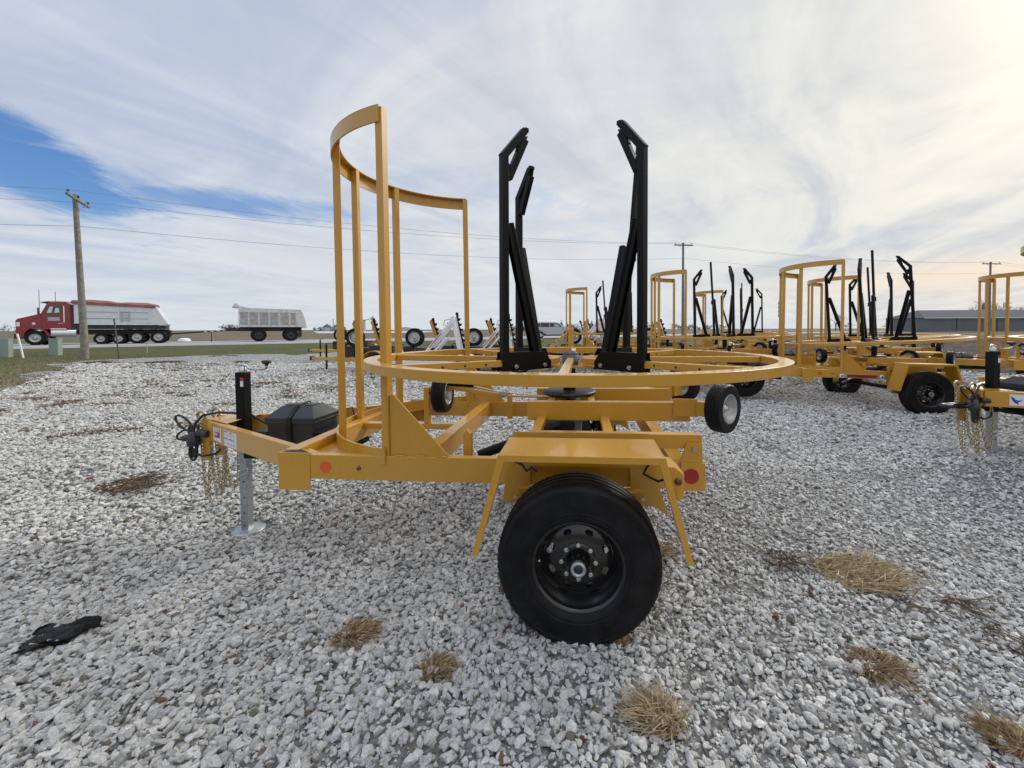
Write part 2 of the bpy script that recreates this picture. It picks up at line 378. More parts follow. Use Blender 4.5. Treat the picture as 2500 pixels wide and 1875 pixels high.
# ---------------------------------------------------------------- the reel trailer
HC, HR = (-.847, 0), .973                     # plan arc of the guard
ZT = 2.876
def make_trailer():
    T = empty('reel_trailer')
    Y = M['yellow']
    for s in (-1, 1):
        r = MB().box(-1.60, .775, *sorted((s*.94, s*.89)), .598, .75).box(.0, .62, *sorted((s*.89, s*.84)), .60, .748); r.build('side_rail', Y, T, .004)
        # front corner plate with slanted return to the tongue
        e = MB().box(-1.808, -1.597, *sorted((s*.945, s*.937)), .525, .762)
        e.prism([(-1.808, s*.937, .525), (-1.808, s*.937, .762), (-1.80, s*.905, .762), (-1.80, s*.905, .525)], (.01, 0, 0))
        e.beam((-1.804, s*.935, .643), (-1.70, s*.80, .643), .008, .236)
        e.build('corner_plate', Y, T, .002); MB().prism([(-1.795, s*.93, .757), (-1.61, s*.93, .757), (-1.735, s*.845, .757)], (0, 0, .004)).build('corner_pocket', M['chassis'], T)
        # tongue arm
        a = MB().beam((-1.60, s*.885, .665), (-1.735, s*.80, .665), .05, .166); a.beam((-1.735, s*.80, .665), (-3.10, s*.09, .665), .05, .166)
        a.build('tongue_arm', Y, T, .004)
    MB().prism([(-2.86, -.20, .752), (-3.17, -.05, .752), (-3.17, .05, .752), (-2.86, .20, .752)], (0, 0, .006)).build('tongue_plate', Y, T, .002)
    nose = MB().box(-3.20, -3.12, -.085, -.06, .40, .765).box(-3.20, -3.12, .06, .085, .40, .765).box(-3.14, -3.10, -.095, .095, .585, .757)
    nose.build('hitch_bracket', Y, T, .003)
    for x, z0 in ((-1.76, .62), (-.90, .60), (.66, .60)):
        MB().box(x-.045, x+.045, -.888, .888, z0, z0+.146).build('crossmember', Y, T, .004)
    MB().box(-1.715, -.945, -.09, -.01, .70, .746).build('centre_beam', Y, T, .004)
    # triangular deck pieces inside the front corners
    for s in (-1, 1): MB().prism([(-1.71, s*.888, .70), (-1.71, s*.45, .70), (-1.35, s*.888, .70)], (0, 0, .006)).build('corner_gusset', Y, T)
    p = MB().box(-1.20, -1.155, -.075, -.025, .746, 1.045); p.build('wheel_post', Y, T, .004)
    MB().cyl((-1.155, -.05, .995), (-1.095, -.05, .995), .012, 10).build('post_pin', M['darkiron'], T)
    # upright lugs and brackets
    for s in (-1, 1):
        MB().prism([(-.655, s*.80, .60), (-.655, s*.80, .86), (-.635, s*.80, .885), (-.605, s*.80, .86), (-.605, s*.80, .60)], (0, s*-.05, 0)).build('stop_lug', Y, T, .003)
        MB().prism([(.651, s*.952, .752), (.689, s*.952, .862), (.776, s*.952, .862), (.776, s*.952, .752)], (0, s*-.012, 0)).build('pivot_bracket', Y, T, .002)
        MB().cyl((.729, s*.952, .832), (.729, s*.972, .832), .014, 6).build('pivot_bolt', M['steel'], T)
        MB().box(.655, .79, *sorted((s*.955, s*.9405)), .592, .752).build('rear_plate', Y, T, .002)
        MB().lathe([(.0, 0), (.044, 0), (.0435, -.0022), (.0, -.0025)], 28, o=(.712, s*.955, .675), smooth=False).build('rear_reflector', M['red'], T) if s < 0 else None
        if s < 0:
            MB().lathe([(.0, -.0025), (.036, -.0022), (.037, 0)], 28, o=(-1.496, -.9412, .675), smooth=False).build('side_reflector', M['amber'], T)
            MB().lathe([(.0, -.014), (.010, -.012), (.014, 0)], 16, o=(-1.276, -.9405, .673)).build('marker_light', M['redlens'], T)
            MB().lathe([(.0, -.012), (.016, -.010), (.019, 0)], 16, o=(.551, -1.348, .792)).build('marker_light', M['redlens'], T)
    # guard
    G = empty('guard', (0, 0, 0), (0, 0, 0), T)
    aE = math.asin(.94/HR)
    band = MB().arcbar(HR-.004, HR+.006, ZT-.10, ZT, math.pi-aE, math.pi+aE, 60, HC).arcbar(HR-.055, HR+.006, ZT-.006, ZT+.002, math.pi-aE, math.pi+aE, 60, HC)
    band.build('top_band', Y, G)
    lb = MB().arcbar(HR+.002, HR+.014, .700, .800, math.pi-aE, math.pi+aE, 60, HC); lb.build('lower_band', Y, G)
    for a in (-aE+.012, -.53, 0, .53, aE-.012):
        c, s_ = -math.cos(a), -math.sin(a)
        cx, cy = HC[0]+(HR-.030)*c, HC[1]+(HR-.030)*s_
        MB().beam((cx, cy, .70), (cx, cy, ZT-.006), .05, .05, up=(c, s_, 0)).build('post', Y, G, .004)
    for s in (-1, 1):
        MB().prism([(-1.075, s*.925, .75), (-1.075, s*.925, 1.125), (-1.05, s*.925, 1.125), (-.705, s*.925, .75)], (0, s*-.008, 0)).box(-1.085, -1.04, *sorted((s*.917, s*.90)), .75, 1.12).build('gusset', Y, G, .001)
    wr = random.Random(5)
    for x0, x1 in ((-1.04, -.98), (-.90, -.85), (-.78, -.715)):
        MB().tube([(x0+(x1-x0)*i/8, -.936, .752+.002*wr.random()) for i in range(9)], [.004+.002*wr.random() for _ in range(9)], 6).build('weld_bead', Y, T)
    for z0 in (.64, .70): MB().tube([(-1.598, -.9415, z0+.05*i/6) for i in range(7)], [.003+.002*wr.random() for _ in range(7)], 6).build('weld_bead', Y, T)
    # lower tilt frame and turntable arms
    F = empty('tilt_frame', (0, 0, 0), (0, 0, 0), T)
    for s in (-1, 1):
        MB().box(-.222, .778, *sorted((s*.935, s*.875)), .826, .908).build('hinge_beam', Y, F, .004)
        MB().box(-.30, .86, *sorted((s*.36, s*.29)), .85, .985).build('arm_beam', Y, F, .004)
        g = MB().beam((.74, s*.372, .955), (.90, s*.40, .955), .010, .125); g.beam((.90, s*.40, .955), (.98, s*.47, .955), .05, .10); g.build('axle_plate', Y, F, .003)
    for x in (-.19, .26):
        MB().box(x-.03, x+.03, -.873, .873, .83, .884).build('cross_tube', Y, F, .004)
    for x in (-.13, .17):
        MB().box(x-.025, x+.025, -.288, .288, .935, .984).build('deck_tube', Y, F, .003)
    for s in (-1, 1): MB().box(-.30, -.23, *sorted((s*.932, s*.88)), .752, .824).build('frame_rest', Y, F, .003)
    MB().box(-.07, .05, -.30, -.20, .70, .82).box(-.25, .10, -.55, .35, .69, .77).build('pump_box', M['chassis'], F, .01)
    MB().cyl((-.60, -.62, .665), (-.05, -.55, .86), .032, 14).build('tilt_cylinder', M['black'], T)
    MB().cyl((-.97, -.70, .50), (-.55, -.62, .68), .018, 12).build('cylinder_rod', M['steel'], T)
    # turntable drum
    D = MB().lathe([(.0, 1.02), (.20, 1.02), (.215, 1.012), (.217, .998), (.19, .985), (.065, .98), (.062, .925), (.0, .925)], 64, ax='z'); D.build('brake_disc', M['darkiron'], T)
    MB().cyl((0, 0, 1.02), (0, 0, 1.21), .05, 20).build('spindle', M['black'], T)
    ba = MB().beam((-.52, -.10, .985), (.0, -.04, .955), .035, .012).beam((-1.02, .02, 1.035), (-.52, -.10, .985), .045, .03); ba.build('brake_lever', Y, T, .002)
    MB().tube([(-1.03, .0, 1.072), (-.98, .0, 1.068), (-.93, 0, 1.062), (-.79, 0, 1.05)], [.015, .022, .02, .018], 12).build('lever_grip', M['black'], T)
    MB().tube([(-.79, -.02, 1.048), (-.55, -.08, 1.01), (-.2, -.12, .985), (.08, -.1, .965)], .005, 6).build('brake_rod', M['steel'], T)
    MB().box(-.56, -.50, -.13, -.07, .985, 1.02).build('clevis', M['galv'], T, .003); MB().box(.05, .09, -.14, -.09, .95, .985).build('clevis', M['galv'], T, .003)
    # reel
    RL = empty('reel', (0, 0, 0), (-.012*.9, .009, 0), T)
    zt = 1.304
    ring = MB().arcbar(1.465, 1.552, zt-.055, zt, n=144); ring.build('rim_ring', Y, RL, .003)
    for k in range(8):
        a = R(45*k); c, s_ = math.cos(a), math.sin(a)
        r0 = .15 if k % 2 else .085
        sp = MB().beam((r0*c, r0*s_, zt-.042), (1.464*c, 1.464*s_, zt-.030), .052, .046); sp.build('spoke', Y, RL, .004)
        if k % 2:
            for r in (.82, .98, 1.14):
                for sg in (-1, 1):
                    hb = MB(); q = Vector((r*c - s_*.0262*sg, r*s_ + c*.0262*sg, zt-.037)); e = Vector((-s_*sg, c*sg, 0))*.0012
                    hb.cyl(q-e, q+e, .008, 12)
                    hb.build('pin_hole', M['chassis'], RL)
    MB().lathe([(0, 1.225), (.215, 1.225), (.215, 1.212), (0, 1.212)], 64, ax='z', smooth=False).build('centre_plate', Y, RL)
    MB().lathe([(.075, 1.225), (.068, 1.30), (.060, 1.305)], 32, ax='z').lathe([(.0, 1.300), (.060, 1.300), (.058, 1.318), (.040, 1.332), (.014, 1.336), (.0, 1.350)], 32, ax='z').build('hub_cap', mat('hub_grey', (.10, .105, .11), .5, metal=.3, var=.2), RL)
    for k in range(4):
        a = R(45+90*k); MB().cyl((.10*math.cos(a), .10*math.sin(a), 1.226), (.10*math.cos(a), .10*math.sin(a), 1.262), .017, 6).build('hub_nut', M['steel'], RL)
    for k in range(4):
        ang = (-135, -45, 45, 135)[k]; a = R(ang); rot = Matrix.Rotation(a, 4, 'Z'); lean = .018*(-math.cos(a)) if k != 2 else .0
        m = MB()
        if k != 2:
            m.beam((.705, 0, 1.225), (.705, 0, 2.74), .052, .052, up=(1, 0, 0))
            m.beam((.718, 0, 2.725), (.525, 0, 2.965), .052, .050, up=(0, 1, 0))
            m.beam((.520, 0, 2.90), (.668, 0, 2.585), .046, .050, up=(1, 0, .4)); m.prism([(.50, -.018, 2.93), (.56, -.018, 2.91), (.60, -.018, 2.80), (.54, -.018, 2.84)], (0, .036, 0)); m.prism([(.70, -.018, 2.70), (.70, -.018, 2.56), (.66, -.018, 2.60), (.655, -.018, 2.68)], (0, .036, 0))
            m.box(.498, .53, -.026, .026, 2.955, 2.985)
        else:
            m.beam((.705, 0, 1.225), (.735, 0, 2.20), .052, .052, up=(1, 0, 0)); m.beam((.765, 0, 2.16), (.90, 0, 3.30), .046, .046, up=(1, 0, 0)); m.box(.70, .80, -.04, .04, 2.14, 2.24)
        m.beam((.655, 0, 2.27), (.40, 0, 1.29), .054, .036, up=(1, 0, .25))
        m.beam((.672, -.022, 2.26), (.42, -.022, 1.29), .010, .050, up=(1, 0, .25))
        m.beam((.672, .022, 2.26), (.42, .022, 1.29), .010, .050, up=(1, 0, .25))
        m.prism([(.295, -.038, 1.21), (.295, -.038, 1.265), (.355, -.038, 1.345), (.745, -.038, 1.345), (.745, -.038, 1.21)], (0, .006, 0))
        m.prism([(.295, .032, 1.21), (.295, .032, 1.265), (.355, .032, 1.345), (.745, .032, 1.345), (.745, .032, 1.21)], (0, .006, 0))
        m.box(.36, .70, -.032, .032, 1.326, 1.343)
        m.box(.72, .745, -.05, .05, 1.275, 1.30)
        if k == 0: m.xf(Matrix.Translation((-.055, 0, 0)))
        m.xf(rot); m.build('mast', M['black'], RL, .003)
        for r in ((.37, .635) if k else (.315, .58)):
            for sg in (-1, 1):
                b = MB().cyl((r, sg*.038, 1.242), (r, sg*.052, 1.242), .017, 6).cyl((r, sg*.052, 1.242), (r, sg*.064, 1.242), .010, 8); b.xf(rot); b.build('mast_bolt', M['steel'], RL)
    make_roller(T, (1.02, -.545, .985), R(45)); make_roller(T, (1.02, .545, .985), R(135)); make_roller(T, (-1.045, -.05, .995), R(90))
    # suspension and axle
    for s in (-1, 1):
        for x in (-.27, .33): MB().box(x, x+.10, *sorted((s*1.0, s*.955)), .34, .60).build('hanger', Y, T, .003)
        MB().box(-.20, .40, *sorted((s*1.02, s*.95)), .56, .60).build('spring_beam', Y, T, .004)
        lf = MB()
        for i in range(5): lf.box(-.30+.05*i, .46-.05*i, *sorted((s*.985, s*.925)), .36-.011*i, .369-.011*i)
        lf.build('leaf_spring', M['chassis'], T)
    MB().cyl((.076, -1.22, .39), (.076, 1.22, .39), .042, 16).build('axle', M['black'], T)
    make_wheel(T, (.076, -1.305, .39), -1); make_wheel(T, (.076, 1.305, .39), 1)
    # fenders
    for s in (-1, 1):
        y0, y1 = s*1.105, s*1.42
        P = [(-.462, .372), (-.318, .925), (.488, .925), (.622, .372)]
        P = [(-.436, .431), (-.300, .925), (.480, .925), (.605, .431)]
        m = MB()
        for (xa, za), (xb, zb) in zip(P[:-1], P[1:]):
            m.prism([(xa, y0, za), (xb, y0, zb), (xb, y1, zb), (xa, y1, za)], (0, 0, -.005) if abs(za-zb) < .01 else ((.005, 0, 0) if xa < 0 else (-.005, 0, 0)))
        # outer lip
        Q = [(-.408, .431), (-.272, .893), (.452, .893), (.577, .431)]
        for i in range(3):
            m.prism([(P[i][0], y1, P[i][1]), (P[i+1][0], y1, P[i+1][1]), (Q[i+1][0], y1, Q[i+1][1]), (Q[i][0], y1, Q[i][1])], (0, s*.004, 0))
        # inner skirt flanges
        y0 = s*.965
        m.prism([(-.30, y0, .92), (.48, y0, .92), (.485, y0, .72), (-.335, y0, .72)], (0, s*.004, 0))
        m.prism([(-.345, y0, .72), (-.205, y0, .72), (-.205, y0, .53), (-.225, y0, .50), (-.37, y0, .50)], (0, s*.004, 0))
        m.prism([(.37, y0, .72), (.50, y0, .72), (.585, y0, .45), (.50, y0, .50), (.40, y0, .51), (.37, y0, .54)], (0, s*.004, 0))
        m.build('fender', Y, T, .0015)
        for x, z in ((-.27, .80), (.45, .80), (-.29, .54), (.44, .55)): MB().cyl((x, y0, z), (x, y0+s*.022, z), .011, 6).build('fender_bolt', M['steel'], T)
        t = MB().prism([(.498, s*1.35, .86), (.535, s*1.35, .86), (.580, s*1.35, .825), (.575, s*1.35, .705), (.545, s*1.35, .705), (.54, s*1.35, .73)], (0, s*-.16, 0)); t.build('light_box', Y, T, .003)
        MB().tube([(-.31, s*.99, .76), (-.25, s*1.0, .74), (-.22, s*1.0, .70), (-.19, s*1.0, .725), (-.16, s*1.0, .70)], .008, 6).build('brake_wire', M['rubber_hose'], T); MB().tube([(.47, s*.99, .75), (.44, s*1.0, .70), (.52, s*1.0, .66), (.55, s*1.05, .69)], .008, 6).build('brake_wire', M['rubber_hose'], T)
    # front furniture
    J = empty('jack', (-2.875, 0, 0), (0, 0, 0), T)
    MB().box(-.041, .041, -.041, .041, .50, 1.165).build('outer_tube', M['black'], J, .004)
    leg = MB().box(-.034, .034, -.034, .034, -.235, .50); leg.build('drop_leg', M['galv'], J, .004)
    for z in (.20, .06, -.08, -.19):
        MB().cyl((.005, -.0345, z), (.005, -.0360, z), .008, 10).build('leg_hole', M['chassis'], J)
    MB().tube([(-.03, -.05, .24), (.02, -.07, .27), (.07, -.06, .29), (.06, -.05, .33), (-.06, -.05, .27), (-.09, -.06, .22)], .005, 6).build('lock_pin', M['steel'], J)
    MB().lathe([(.0, -.222), (.06, -.222), (.135, -.236), (.14, -.245), (.0, -.245)], 32, ax='z').build('foot_plate', M['galv'], J)
    MB().lathe([(.028, 1.165), (.03, 1.20), (.02, 1.215), (0, 1.215)], 16, ax='z').tube([(-.035, 0, 1.222), (0, 0, 1.232), (.03, 0, 1.222), (.07, 0, 1.195), (.13, 0, 1.188), (.20, 0, 1.190), (.225, 0, 1.20), (.228, 0, 1.222)], .0115, 10).build('crank_handle', M['steel'], J)
    MB().lathe([(.0, 1.218), (.012, 1.22), (.016, 1.235), (.036, 1.243), (.038, 1.262), (.028, 1.268), (.0, 1.268)], 16, o=(.228, 0, 0), ax='z').build('crank_knob', M['plastic'], J)
    MB().box(.010, .038, -.0425, -.0415, 1.04, 1.12).build('warning_label', M['label'], J)
    MB().box(.010, .038, -.0435, -.0426, 1.09, 1.12).build('label_heading', M['labelred'], J)
    # coupler
    c = MB().lathe([(.033+.023*math.cos(t), .023*math.sin(t)) for t in [2*math.pi*i/10 for i in range(11)]], 32, o=(-3.42, 0, .575), ax='z')
    c.v = [((x+3.42)*1.15-3.42, y*1.15, z) for x, y, z in c.v]
    c.box(-3.38, -3.14, -.04, .04, .548, .602); c.build('coupler', M['darkiron'], T, .004)
    for s in (-1, 1):
        hk = MB(); y = s*.07
        hk.tube([(-3.215+.038*math.cos(t), y*(1+.1*math.sin(t)), .790+.038*math.sin(t)) for t in [R(-50+25*i) for i in range(12)]], .0125, 8); hk.build('safety_hook', M['zinc'], T)
        ch = MB()
        link_path(ch, [(-3.235, y, .77), (-3.22, y, .52), (-3.20, y-.01, .30), (-3.17, y-.02, .09), (-3.15, y-.02, .08), (-3.145, y-.01, .30), (-3.13, y, .56)], .0048, .036)
        link_path(ch, [(-3.13, y-.01, .55), (-3.10, y-.02, .30), (-3.06, y-.03, .13), (-3.02, y-.03, .12), (-2.99, y-.02, .22), (-2.985, y-.02, .45), (-2.985, y, .59)], .0048, .036)
        ch.build('safety_chain', M['zinc'], T)
    w = MB()
    def loop(c, rx, rz, a0, n=14, y=0.0):
        return [(c[0]+math.cos(a0)*(rx*math.cos(2*math.pi*i/n)) - math.sin(a0)*(rz*math.sin(2*math.pi*i/n)), c[1]+y, c[2]+math.sin(a0)*(rx*math.cos(2*math.pi*i/n)) + math.cos(a0)*(rz*math.sin(2*math.pi*i/n))) for i in range(n)]
    w.tube(loop((-3.335, -.12, .735), .095, .042, R(-38)), .0095, 8, close=True)
    w.tube(loop((-3.330, -.13, .635), .070, .035, R(25)), .0085, 8, close=True)
    w.tube(loop((-3.245, -.13, .49), .075, .035, R(88)), .010, 8, close=True)
    w.tube(loop((-3.235, -.12, .58), .14, .030, R(82)), .010, 8, close=True)
    w.tube(loop((-3.255, -.125, .60), .11, .025, R(100)), .009, 8, close=True)
    w.tube([(-3.26, -.12, .66), (-3.22, -.12, .74), (-3.17, -.10, .80), (-3.08, -.05, .815), (-2.96, 0, .80), (-2.88, .08, .77), (-2.7, .1, .66)], .0105, 8)
    w.tube([(-3.25, -.12, .48), (-3.15, -.14, .455), (-3.05, -.12, .47), (-3.01, -.10, .51)], .010, 8)
    w.build('trailer_cable', M['rubber_hose'], T)
    MB().cyl((-3.19, -.13, .655), (-3.10, -.135, .645), .03, 14).lathe([(.0, -.02), (.045, -.02), (.05, .02), (.03, .10), (.0, .11)], 14, o=(-3.25, -.12, .56), ax='z').build('cable_plug', M['plastic'], T)
    # tool box with strap
    B = empty('tool_box', (-2.33, .02, .02), (0, 0, 0), T); B.scale = (.84, .84, 1)
    MB().box(-.245, .245, -.20, .20, .50, .725).box(-.262, .262, -.215, .215, .725, .745).build('box_base', M['plastic'], B, .008)
    lid = MB(); 
    v = [(-.262, -.215, .745), (.262, -.215, .745), (.262, .215, .745), (-.262, .215, .745), (-.262, -.215, .775), (.262, -.215, .775), (.262, .215, .775), (-.262, .215, .775), (-.165, -.09, .858), (.165, -.09, .858), (.165, .09, .858), (-.165, .09, .858)]
    lid.add(v, [(0, 1, 5, 4), (1, 2, 6, 5), (2, 3, 7, 6), (3, 0, 4, 7), (4, 5, 9, 8), (5, 6, 10, 9), (6, 7, 11, 10), (7, 4, 8, 11), (8, 9, 10, 11)])
    lid.box(-.15, -.06, -.06, .06, .858, .866).box(.06, .15, -.06, .06, .858, .866)
    lid.build('lid', M['plastic'], B, .006)
    MB().tube([(0, -.222, .52), (0, -.222, .78), (0, -.10, .872), (0, .10, .872), (0, .222, .78), (0, .222, .52)], .006, 6).beam((-.0, -.224, .50), (0, -.224, .78), .05, .006, up=(0, 1, 0)).beam((0, -.223, .778), (0, -.093, .868), .05, .006, up=(0, 1, 1)).beam((0, -.093, .870), (0, .093, .870), .05, .006).build('strap', M['rubber_hose'], B)
    MB().box(-2.68, -1.90, -.24, .34, .475, .52).box(-2.10, -1.90, -.20, .30, .52, .69).build('battery_tray', M['black'], T, .006)
    MB().box(-2.72, -2.58, -.10, .06, .58, .665).build('junction_box', M['plastic'], T, .006)
    MB().box(-2.03, -1.86, .10, .30, .66, .70).tube([(-2.05, .2, .70), (-2.06, .2, .80), (-1.98, .2, .82), (-1.96, .2, .71)], .008, 6).build('valve_block', M['darkiron'], T, .004)
    MB().box(-1.98, -1.86, .12, .24, .70, .715).tube([(-1.95, .15, .72), (-1.90, .15, .80), (-1.85, .17, .82), (-1.82, .2, .74)], .007, 6).build('hose_fitting', M['galv'], T, .002)
    # decals on the near tongue arm (facing out)
    ta = math.atan2(.71, -1.365); d = Vector((1.365, -.71, 0)).normalized(); nrm = Vector((-.71, -1.365, 0)).normalized()
    def arm_pt(x, z, off=.0262):
        t = (x+1.735)/-1.365; return Vector((-1.735-1.365*t, -.80+.71*t, z)) + nrm*off
    def decal(x0, x1, z0, z1, m, name, off):
        a, b = arm_pt(x0, z0, off), arm_pt(x1, z0, off); up = Vector((0, 0, z1-z0))
        return MB().prism([a, b, b+up, a+up], nrm*.0008).build(name, m, T)
    decal(-3.005, -2.865, .605, .715, M['label'], 'brand_decal', .0258); decal(-2.815, -2.60, .592, .715, M['label'], 'warning_decal', .0258)
    def arm_mtx(x, z, off):
        p = arm_pt(x, z, off); m_ = Matrix.Identity(4); m_.col[0][:3] = d; m_.col[1][:3] = (0, 0, 1); m_.col[2][:3] = nrm; m_.col[3][:3] = p; return m_
    decal(-2.985, -2.885, .635, .705, M['labelred'], 'decal_panel', .0268)
    text_part('AMERICAN\nEAGLE', .030, M['label'], T, arm_mtx(-2.980, .676, .0278), bold=.0006, xs=.66)
    dg = MB(); 
    for i, x in enumerate((-2.80, -2.74, -2.69, -2.645)):
        for z in (.612, .648, .684):
            a = arm_pt(x-.02, z, .0268); b = arm_pt(x+.018, z+.006*(i % 2), .0268); dg.beam(a, b, .004, .002)
            a = arm_pt(x-.012, z+.014, .0268); b = arm_pt(x+.012, z-.006, .0268); dg.beam(a, b, .004, .002)
    dg.build('decal_diagram', M['labelgrey'], T)
    for x, z in ((-2.805, .703), (-2.72, .703), (-2.805, .652), (-2.72, .652)): decal(x, x+.05, z, z+.007, M['labelred'], 'decal_heading', .0268)
    return T

trailer = make_trailer()
trailer.rotation_euler = (Matrix.Rotation(-.099, 3, 'Z') @ Matrix.Rotation(-.008, 3, 'Y') @ Matrix.Rotation(.007, 3, 'X')).to_euler()
tag(trailer, 'large yellow reel trailer in the foreground with black uprights, filling the middle of the picture', 'trailer', 'yellow turntable reel trailers')

def place_trailer(X, Y, Z, yaw, nose, roll, label, reel=0, skip=(), tilt=-.02):
    t = copy_tree(trailer, None, skip)
    t.location = (X, Y, Z); t.rotation_euler = (Matrix.Rotation(yaw, 3, 'Z') @ Matrix.Rotation(nose, 3, 'Y') @ Matrix.Rotation(roll, 3, 'X')).to_euler()
    for c in kids(t):
        if c.name.startswith('reel'): c.rotation_euler = (Matrix.Rotation(tilt, 3, 'Y') @ Matrix.Rotation(R(reel), 3, 'Z')).to_euler(); c.location.z = -1.1*tilt*.6
    return tag(t, label, 'trailer')
SM = ('weld_bead', 'brake_wire', 'decal_diagram', 'decal_heading', 'fender_bolt', 'label_disc', 'lock_pin', 'brake_rod', 'clevis', 'leg_hole', 'label_heading', 'pin_hole')
t2 = place_trailer(6.76, 5.27, -.08, -.149, .018, -.023, 'yellow reel trailer at right whose whole near wheel and fender show in the row behind', reel=6, skip=('decal_diagram', 'decal_heading'), tilt=-.07)
# strap-on light bar of trailer 2
place_trailer(9.2, 8.0, .0, -.15, 0, 0, 'yellow reel trailer directly behind the one at right showing its whole near wheel', reel=33, skip=SM)
place_trailer(4.4, 7.0, .02, -.17, 0, 0, 'yellow reel trailer seen just beyond the right end of the foreground reel', reel=50, skip=SM)
place_trailer(7.6, 12.6, .05, -.05, 0, 0, 'yellow reel trailer parked far back, its guard between black uprights left of the second row', reel=20, skip=SM)
place_trailer(2.5, 11.7, .08, -.05, 0, 0, 'yellow reel trailer far back, framed between the two black uprights of the foreground reel', reel=65, skip=SM)
place_trailer(13.0, 6.75, -.02, -.30, .0, 0, 'yellow reel trailer at the right edge, standing behind the tongue of another', reel=5, skip=SM)
t3 = place_trailer(4.73+2.875*math.cos(.10), 1.17+2.875*math.sin(.10), .09, .10, .0, .0, 'yellow reel trailer cut off by the right edge, only tongue and jack showing', reel=40, skip=('decal_panel', 'brand_decal', 'warning_decal', 'lettering', 'decal_diagram', 'decal_heading'))
for c in kids(t3):
    if c.name.startswith('guard'): c.scale = (1, 1, .81); c.location.z = .14
for c in bpy.data.objects:
    if c.parent and c.parent.parent == t3 and c.parent.name.startswith('jack') and c.name.split('.')[0] in ('drop_leg', 'foot_plate'): c.location.z += .255

# ---------------------------------------------------------------- terrain
RP = np.array([-41.9, 30.6]); RD = np.array([.807, .5905]); RN = np.array([-.5905, .807])
def sst(a, b, x):
    t = np.clip((x-a)/(b-a), 0, 1); return t*t*(3-2*t)
def road_s(X, Y): return (X-RP[0])*RN[0]+(Y-RP[1])*RN[1]
def vnoise(X, Y, sc, seed=0):
    X = X/sc; Y = Y/sc; xi = np.floor(X).astype(int); yi = np.floor(Y).astype(int); fx = X-xi; fy = Y-yi
    def h(a, b):
        v = np.sin(a*127.1+b*311.7+seed*17.3)*43758.5453; return v-np.floor(v)
    fx = fx*fx*(3-2*fx); fy = fy*fy*(3-2*fy)
    return (h(xi, yi)*(1-fx)+h(xi+1, yi)*fx)*(1-fy)+(h(xi, yi+1)*(1-fx)+h(xi+1, yi+1)*fx)*fy
def terr(X, Y):
    X = np.asarray(X, float); Y = np.asarray(Y, float)
    z = .30*sst(-19, -10, road_s(X, Y)) - .06*sst(3, 6, Y)*sst(20, 14, Y)
    z = z - .235*np.exp(-((X+2.83)/1.25)**2-((Y-.28)/1.3)**2)*1.13 + .10*np.exp(-((X-4.73)/.8)**2-((Y-1.17)/.7)**2)
    return z
LOT = [(-70, -6), (-13.2, 6.0), (-16.8, 10.2), (-23.6, 17.4), (-20.9, 20.4), (-16, 22.2), (-11, 26), (0, 28.5), (12, 29), (13.2, 18), (15.5, 9.5), (24, 6), (60, 2), (60, -60), (-70, -60)]
def inside_sd(poly, X, Y):
    X = np.asarray(X, float); Y = np.asarray(Y, float); d = np.full(X.shape, 1e9); ins = np.zeros(X.shape, bool); n = len(poly)
    for i in range(n):
        x0, y0 = poly[i]; x1, y1 = poly[(i+1) % n]; ex, ey = x1-x0, y1-y0
        t = np.clip(((X-x0)*ex+(Y-y0)*ey)/(ex*ex+ey*ey), 0, 1); d = np.minimum(d, np.hypot(X-x0-t*ex, Y-y0-t*ey))
        c = ((y0 > Y) != (y1 > Y)) & (X < (x1-x0)*(Y-y0)/((y1-y0) if y1 != y0 else 1e-9)+x0); ins ^= c
    return np.where(ins, d, -d)
def grid_sheet(name, xs, ys, hf, m, keep=None, dz=0.0, skirt=0):
    Xg, Yg = np.meshgrid(xs, ys, indexing='ij'); Z = hf(Xg, Yg)+dz
    nx, ny = len(xs), len(ys); V = np.stack([Xg, Yg, Z], -1).reshape(-1, 3)
    i, j = np.meshgrid(np.arange(nx-1), np.arange(ny-1), indexing='ij'); a = (i*ny+j).ravel()
    F = np.stack([a, a+ny, a+ny+1, a+1], -1)
    if keep is not None:
        cx = (Xg[:-1, :-1]+Xg[1:, 1:])/2; cy = (Yg[:-1, :-1]+Yg[1:, 1:])/2; F = F[keep(cx, cy).ravel()]
        used = np.unique(F); mp = -np.ones(len(V), int); mp[used] = np.arange(len(used)); V = V[used]; F = mp[F]
    me = bpy.data.meshes.new(name); me.vertices.add(len(V)); me.vertices.foreach_set('co', V.ravel()); me.loops.add(len(F)*4); me.loops.foreach_set('vertex_index', F.ravel())
    me.polygons.add(len(F)); me.polygons.foreach_set('loop_start', np.arange(0, len(F)*4, 4)); me.polygons.foreach_set('loop_total', np.full(len(F), 4)); me.polygons.foreach_set('use_smooth', np.ones(len(F), bool))
    me.update(); me.validate(); me.materials.append(m); o = bpy.data.objects.new(name, me); COL.objects.link(o); tag(o, kind='structure'); return o
